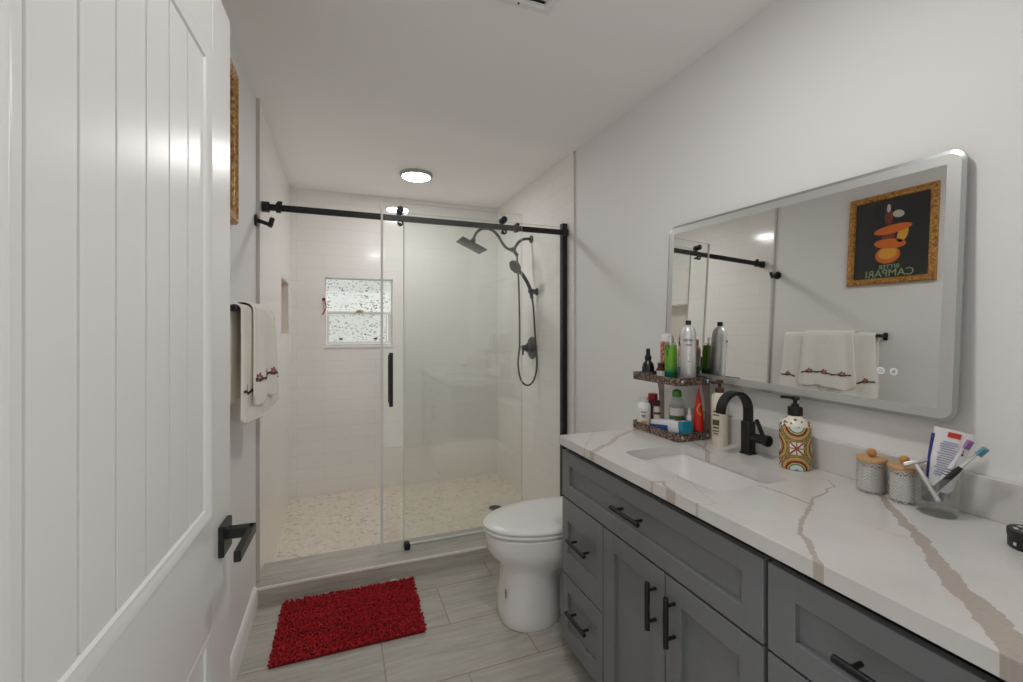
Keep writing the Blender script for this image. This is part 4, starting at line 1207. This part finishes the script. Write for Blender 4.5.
# things on the lower tray
x, y = 1.222, 1.582
t = bottle('pill_bottle', 'white bottle with printed label at the far end of the lower tray', x, y, ZL)
b = MB(); b.lathe([(.027, 0), (.029, .003), (.029, .088), (.025, .100), (.018, .105)], (x, y, ZL)); obj('body', b, M['plastic_w'], t)
b = MB(); b.lathe([(.0185, .104), (.0185, .122), (.017, .124)], (x, y, ZL)); obj('cap', b, flat('frost_cap', 206, 206, 202, .4), t)
lb = label_wrap(t, (x, y), .0293, ZL + .014, ZL + .082, flat('label_white', 222, 220, 214, .5))
b = MB()
for z, w_ in ((.066, .022), (.052, .018), (.046, .014)): b.obox(V((x, y, ZL + z)) + fv * .0296, (rt, V((0, 0, 1)), fv), (w_ / 2, .0018, .0009))
obj('printed_lines', b, flat('print_blue_grey', 88, 92, 108, .5), lb)
b = MB(); b.obox(V((x, y, ZL + .024)) + fv * .0296, (rt, V((0, 0, 1)), fv), (.011, .004, .0009)); obj('print_band', b, flat('print_orange_band', 214, 140, 60, .5), lb)
x, y = 1.274, 1.588
t = bottle('syrup_bottle', 'amber bottle with red cap behind the white bottle on the lower tray', x, y, ZL)
b = MB(); b.lathe([(.021, 0), (.023, .003), (.023, .096), (.014, .110)], (x, y, ZL)); obj('body', b, flat('amber_brown', 84, 42, 24, .15), t)
b = MB(); b.lathe([(.019, .108), (.020, .112), (.020, .134), (.018, .138)], (x, y, ZL)); obj('cap', b, flat('red_cap', 160, 20, 40, .35), t)
x, y = 1.250, 1.530
t = bottle('ointment_bottle', 'slim bottle with black cap and brown label on the lower tray', x, y, ZL)
b = MB(); b.lathe([(.013, 0), (.0145, .003), (.0145, .085), (.011, .095)], (x, y, ZL)); obj('body', b, flat('cream_body', 206, 194, 178, .3), t)
b = MB(); b.lathe([(.0125, .094), (.0125, .116), (.011, .118)], (x, y, ZL)); obj('cap', b, M['black'], t)
label_wrap(t, (x, y), .0148, ZL + .008, ZL + .040, flat('label_plum', 62, 40, 48, .5))
label_wrap(t, (x, y), .0148, ZL + .060, ZL + .070, flat('label_plum', 62, 40, 48, .5))
x, y = 1.285, 1.452
t = bottle('mouthwash_bottle', 'clear bottle with green cap and small green label on the lower tray', x, y, ZL)
b = MB(); b.lathe([(.028, 0), (.0305, .004), (.0305, .105), (.026, .128), (.016, .142), (.015, .146)], (x, y, ZL)); obj('body', b, M['clear_plastic'], t)
b = MB(); b.lathe([(.0285, .002), (.0288, .070), (.001, .071)], (x, y, ZL)); obj('liquid', b, M['clear_plastic'], t)
b = MB(); b.lathe([(.0175, .143), (.0185, .148), (.0185, .162), (.014, .170), (.004, .173)], (x, y, ZL)); obj('cap', b, flat('green_cap', 74, 146, 52, .35), t)
label_wrap(t, (x, y), .0308, ZL + .070, ZL + .100, flat('label_white', 222, 220, 214, .5), 'upper_label')
label_wrap(t, (x, y), .0308, ZL + .038, ZL + .066, flat('label_green', 40, 104, 62, .5))
x, y = 1.288, 1.386
t = bottle('dropper_bottle', 'small clear dropper bottle with white bulb on the lower tray', x, y, ZL)
b = MB(); b.lathe([(.015, 0), (.0165, .003), (.0165, .052), (.010, .062)], (x, y, ZL)); obj('body', b, M['clear_plastic'], t)
b = MB(); b.lathe([(.0105, .060), (.0105, .078), (.0065, .080), (.0065, .094), (.004, .106), (.001, .108)], (x, y, ZL)); obj('dropper', b, M['plastic_w'], t)
x, y = 1.308, 1.358
t = bottle('lotion_tube', 'red squeeze tube with a yellow crescent standing at the near end of the lower tray', x, y, ZL, 'tube')
def slab_ring(z, w_, th, n=18):
    return [V((x, y, ZL + z)) + rt * (w_ * math.cos(2 * PI * i / n)) + fv * (th * math.sin(2 * PI * i / n)) for i in range(n)]
b = MB(); b.rings([slab_ring(*q) for q in ((.024, .0195, .015), (.05, .0200, .014), (.09, .0165, .010), (.13, .0115, .006), (.165, .006, .003), (.190, .0015, .001))]); obj('tube_body', b, flat('red_tube', 190, 30, 22, .3), t)
b = MB(); b.rings([slab_ring(*q) for q in ((0, .016, .014), (.003, .0175, .015), (.024, .0175, .015), (.026, .015, .013))]); obj('cap', b, flat('dark_red_cap', 96, 22, 20, .4), t)
b = MB(); pts = [V((x, y, ZL)) + fv * (.0125 - .006 * abs(i - 6) / 12) + rt * (.008 - .014 * math.sin(PI * i / 12)) + V((0, 0, .085 + .045 * i / 12)) for i in range(13)]
b.tube(pts, (.0032, .0025), 8, False); obj('crescent_print', b, flat('print_gold', 226, 160, 50, .4), t)
# wrapped packet lying along the front of the lower tray
t = thing('toothpaste_box', 'white and blue packet with teal end lying along the lower tray', 'packet', (1.232, 1.43, ZL))
pa_ = math.radians(7.3); pu = (V((1, 0, 0)), V((0, math.cos(pa_), -math.sin(pa_))), V((0, math.sin(pa_), math.cos(pa_))))
PC = V((1.2295, 1.424, ZL + .0345))
def pk(name, y0, y1, x0, x1, z0, z1, mat):
    b = MB(); b.obox(PC + pu[0] * ((x0 + x1) / 2) + pu[1] * ((y0 + y1) / 2) + pu[2] * ((z0 + z1) / 2), pu, ((x1 - x0) / 2, (y1 - y0) / 2, (z1 - z0) / 2), .003); return obj(name, b, mat, t)
pk('box_body', -.070, .092, -.024, .024, -.022, .022, flat('packet_white', 222, 224, 228, .35))
pk('teal_end', -.095, -.070, -.0245, .0245, -.0223, .0223, flat('packet_teal', 24, 126, 150, .35))
pk('blue_band', -.010, .092, -.0252, -.0238, -.020, .004, flat('packet_blue', 40, 82, 150, .35))
pk('red_print', -.055, -.035, -.010, .012, .0215, .0232, flat('packet_red', 190, 40, 44, .35))

# ------------------------------------------------------------------ other things along the backsplash
x, y = 1.316, 1.262
t = bottle('lotion_bottle', 'tall cream lotion bottle with brown pump between organizer and faucet', x, y, CT)
b = MB(); b.lathe([(.026, 0), (.0285, .004), (.0285, .176), (.026, .186), (.016, .192), (.014, .195)], (x, y, CT)); obj('body', b, flat('cream_plastic', 226, 218, 202, .35), t)
b = MB(); b.lathe([(.0155, .190), (.0155, .208), (.013, .211), (.006, .212), (.006, .226), (.013, .228), (.013, .238), (.010, .240)], (x, y, CT)); b.obox((x - .022, y - .004, CT + .232), (V((.97, .2, 0)).normalized(), V((-.2, .97, 0)).normalized(), V((0, 0, 1))), (.024, .006, .005), .002); obj('pump', b, flat('brown_pump', 78, 44, 34, .35), t)
lb_ = label_wrap(t, (x, y), .0287, CT + .030, CT + .140, flat('label_cream', 214, 206, 188, .5))
f2 = V((-.95, -.31, 0)).normalized(); r2 = V((f2.y, -f2.x, 0))
for z, w_, h_ in ((.125, .018, .003), (.112, .022, .002), (.085, .024, .010), (.066, .020, .003), (.054, .022, .002), (.044, .016, .002)):
    b = MB(); b.obox(V((x, y, CT + z)) + f2 * .0287, (r2, V((0, 0, 1)), f2), (w_ / 2, h_, .0012)); obj('printed_line', b, flat('print_olive', 84, 80, 58, .5), lb_)

x, y = 1.318, .970
t = bottle('soap_dispenser', 'painted ceramic soap dispenser with colourful tile pattern and black pump', x, y, CT)
b = MB(); b.lathe([(.039, 0), (.0425, .003), (.0435, .010), (.0435, .128), (.042, .134)], (x, y, CT), 48, start=2.3 + PI / 2); obj('body', b, M['talavera'], t)
b = MB(); b.lathe([(.0432, .132), (.042, .138), (.034, .150), (.024, .159), (.019, .163)], (x, y, CT), 48); obj('shoulder', b, M['shoulder'], t)
b = MB(); b.lathe([(.0205, .162), (.0205, .186), (.0175, .189), (.011, .190), (.010, .198), (.0055, .199), (.0055, .212)], (x, y, CT), 28); b.lathe([(.010, .210), (.012, .212), (.012, .219), (.009, .221)], (x, y, CT), 24); b.obox((x - .008, y + .012, CT + .2165), (V((-.5, .866, 0)), V((-.866, -.5, 0)), V((0, 0, 1))), (.025, .0065, .0045), .002); obj('pump', b, M['black'], t)

def jar(label, x, y, fills):
    t = thing('glass_jar', label, 'jar', (x, y, CT), 'lidded glass jars')
    b = MB(); b.lathe([(.0305, .001), (.0325, .003), (.0325, .082)], (x, y, CT), 40, cap1=False); b.lathe([(.0300, .006), (.0300, .082)], (x, y, CT), 40, cap1=False); obj('jar_body', b, M['herring'], t)
    b = MB(); b.lathe([(.0328, .082), (.0335, .0835), (.0335, .089), (.0325, .0905), (.001, .091)], (x, y, CT), 40); b.lathe([(.029, .074), (.029, .082)], (x, y, CT), 40); ld_ = obj('lid', b, M['wood_lid'], t)
    b = MB(); b.lathe([(.004, .0905), (.005, .093), (.0095, .097), (.011, .103), (.0095, .109), (.005, .1125), (.0005, .113)], (x, y, CT), 24); obj('knob', b, flat('honey_wood', 196, 142, 74, .45, var=.15), ld_)
    for nm, a0, a1, mt in fills:
        b = MB(); n = 20; rf = .0285
        ring = [(0, 0)] + [(rf * math.cos(a0 + (a1 - a0) * i / n), rf * math.sin(a0 + (a1 - a0) * i / n)) for i in range(n + 1)] if a1 - a0 < 6 else [(rf * math.cos(2 * PI * i / n), rf * math.sin(2 * PI * i / n)) for i in range(n)]
        b.rings([[(x + p, y + q, CT + z) for p, q in ring] for z in (.007, .04, .068)]); obj(nm, b, mt, t)
jar('lidded glass jar half filled with white and half with grey cotton, left of the pair', 1.317, .757, (('white_fill', .45, PI + .45, M['cotton']), ('grey_fill', PI + .45, 2 * PI + .45, M['greypaper'])))
jar('lidded glass jar of white cotton beside the toothbrush tumbler', 1.319, .684, (('cotton_fill', 0, 7, M['cotton']),))

# tumbler and what stands in it
x, y = 1.303, .612
t = thing('tumbler', 'clear glass tumbler holding toothbrushes at the near end of the backsplash', 'tumbler', (x, y, CT))
b = MB(); b.lathe([(.036, .016), (.0380, .019), (.0392, .090), (.0384, .0912), (.0376, .090), (.0362, .019), (.034, .0165)], (x, y, CT), 44, cap0=False, cap1=False); obj('wall', b, M['clear'], t)
b = MB(); b.lathe([(.034, 0), (.0370, .003), (.0380, .010), (.0380, .0185), (.036, .0195)], (x, y, CT), 44); obj('thick_base', b, M['clear_base'], t)
zb_ = CT + .0205
t = thing('toothpaste_tube', 'white toothpaste tube with blue edge and red block leaning in the tumbler', 'tube', (1.312, .614, zb_))
A = V((1.316, .618, zb_ + .008)); B_ = V((1.338, .596, 1.084)); ud = (B_ - A).normalized(); fn_ = V((-.84, -.54, 0)); fn_ = (fn_ - ud * fn_.dot(ud)).normalized(); rd = ud.cross(fn_) * -1
rd = rd if rd.y < 0 else -rd
L_ = (B_ - A).length
def sec(q, w_, th, n=20): return [A + ud * (L_ * q) + rd * (w_ * math.cos(2 * PI * i / n)) + fn_ * (th * math.sin(2 * PI * i / n)) for i in range(n)]
b = MB(); b.rings([sec(.13, .016, .014), sec(.18, .022, .014), sec(.55, .030, .009), (sec(.93, .034, .002)), sec(1.0, .034, .0012)]); obj('tube_body', b, flat('paste_white', 226, 226, 228, .3), t)
b = MB(); b.rings([sec(0, .011, .011), sec(.13, .012, .012)]); obj('cap', b, flat('paste_cap', 60, 60, 140, .35), t)
def on_tube(q, off, hw_, hh_, th): return (A + ud * (L_ * q) + rd * off + fn_ * th, (rd, ud, fn_), (hw_, hh_, .0008))
b = MB(); b.obox(*on_tube(.93, .002, .011, .006, .0035)); obj('red_block', b, flat('paste_red', 206, 50, 44, .4), t)
b = MB(); b.tube([A + ud * (L_ * q) - rd * w_ for q, w_ in ((.2, .0225), (.4, .027), (.6, .0305), (.9, .0335))], (.0035, .0035), 8, True); obj('blue_edge', b, flat('paste_blue', 34, 50, 130, .4), t)
b = MB()
for i in range(15):
    q = .36 + i * .033
    th = .0122 - (q - .36) * .0155
    b.obox(*on_tube(q, -.006 + .002 * (i % 3), .013 + .002 * (i % 2), .0011, th))
obj('small_print', b, flat('paste_print', 162, 166, 190, .5), t)
b = MB()
for i, q in enumerate((.85, .80, .75, .70)): b.obox(*on_tube(q, .020, .0028, .0028, .0062 + i * .0004))
obj('dots', b, flat('paste_dots', 70, 60, 110, .5), t)
def brush(name, label, p0, p1, hmat, neck, bristle, faces):
    p0, p1 = V(p0), V(p1); d = (p1 - p0).normalized(); L = (p1 - p0).length
    t = thing(name, label, 'toothbrush', p0)
    f = V(faces); f = (f - d * f.dot(d)).normalized(); r = d.cross(f)
    def ring(q, w_, th, n=12): return [p0 + d * (L * q) + r * (w_ * math.cos(2 * PI * i / n)) + f * (th * math.sin(2 * PI * i / n)) for i in range(n)]
    b = MB(); b.rings([ring(0, .004, .004), ring(.02, .0062, .0055), ring(.25, .0068, .006), ring(.55, .0062, .0052), ring(.62, .0045, .004)]); obj('handle', b, hmat, t)
    b = MB(); b.rings([ring(.60, .0048, .0042), ring(.68, .0032, .003), ring(.84, .0028, .0026), ring(.87, .006, .003), ring(.93, .0072, .003), ring(.985, .0062, .003), ring(1.0, .002, .002)]); hdn = obj('head', b, neck, t)
    b = MB()
    for i in range(7):
        for j in (-1, 0, 1):
            c = p0 + d * (L * (.872 + i * .018)) + r * (j * .0036) + f * .002; b.cyl(c, c + f * .010, .0015, 6)
    obj('bristles', b, bristle, hdn, kind='stuff')
    return t, p0, d, f, r, L
tb, p0, d, f, r, L = brush('toothbrush', 'white toothbrush with purple bristles and blue grip lines in the tumbler', (1.298, .622, zb_ + .008), (1.312, .558, 1.076), flat('brush_white', 226, 224, 226, .3), flat('brush_white', 226, 224, 226, .3), flat('bristle_purple', 168, 128, 186, .6), (-.6, -.8, .2))
b = MB()
for q in (.42, .46, .50): b.tube([p0 + d * (L * q) + r * (.0068 * math.cos(a)) + f * (.0062 * math.sin(a)) + d * (.003 * math.sin(a)) for a in [PI * i / 8 for i in range(9)]], .0011, 6, False)
obj('grip_lines', b, flat('grip_navy', 50, 44, 110, .5), tb)
b = MB(); b.cyl(p0 - d * .001, p0 + d * .012, .0068, 12); obj('end_cap', b, flat('grip_violet', 74, 62, 140, .4), tb)
brush('toothbrush', 'black and clear toothbrush with teal bristles leaning right in the tumbler', (1.288, .630, zb_ + .008), (1.322, .535, 1.064), flat('brush_black', 34, 34, 38, .4), flat('brush_clear', 214, 214, 212, .25), flat('bristle_teal', 110, 168, 184, .6), (-.3, -.8, .5))
t = thing('razor', 'silver safety razor leaning left in the tumbler', 'razor', (1.290, .604, zb_))
p0, p1 = V((1.286, .596, zb_ + .006)), V((1.291, .648, .998)); d = (p1 - p0).normalized()
b = MB(); p0 = p1 - d * .088; b.cyl(p0, p1, .0055, 14, bevel=.001); obj('handle', b, M['chrome'], t)
b = MB(); sd = V((.62, -.74, .2)); sd = (sd - d * sd.dot(d)).normalized(); b.obox(p1 + d * .002, (sd, d, sd.cross(d)), (.024, .0045, .010), .002); obj('head', b, M['alu'], t)

x, y = 1.262, .444
t = thing('round_tin', 'black round tin with white markings at the right edge of the counter', 'tin', (x, y, CT))
b = MB(); b.lathe([(.0315, 0), (.033, .002), (.033, .020), (.0315, .022)], (x, y, CT), 40); obj('base', b, flat('tin_black', 26, 26, 28, .45), t)
b = MB(); b.lathe([(.034, .0222), (.0342, .024), (.0342, .034), (.033, .036), (.029, .0365), (.001, .0365)], (x, y, CT), 40); ld_ = obj('lid', b, flat('tin_black', 26, 26, 28, .45), t)
b = MB()
for a, rr0, w_ in ((2.2, .022, .010), (2.9, .018, .007), (3.6, .024, .008), (1.2, .020, .009), (.2, .022, .008)):
    c = V((x + rr0 * math.cos(a), y + rr0 * math.sin(a), CT + .0367)); b.obox(c, (V((-math.sin(a), math.cos(a), 0)), V((math.cos(a), math.sin(a), 0)), V((0, 0, 1))), (w_ / 2, .003, .0004))
obj('lid_print', b, flat('tin_print', 206, 206, 206, .5), ld_)
b = MB()
for a in (2.75, 3.4, 4.05, 4.7): 
    c = V((x + .033 * math.cos(a), y + .033 * math.sin(a), CT + .011)); b.obox(c, (V((-math.sin(a), math.cos(a), 0)), V((0, 0, 1)), V((math.cos(a), math.sin(a), 0))), (.0025, .003, .0006))
obj('side_print', b, flat('tin_print', 206, 206, 206, .5), t)
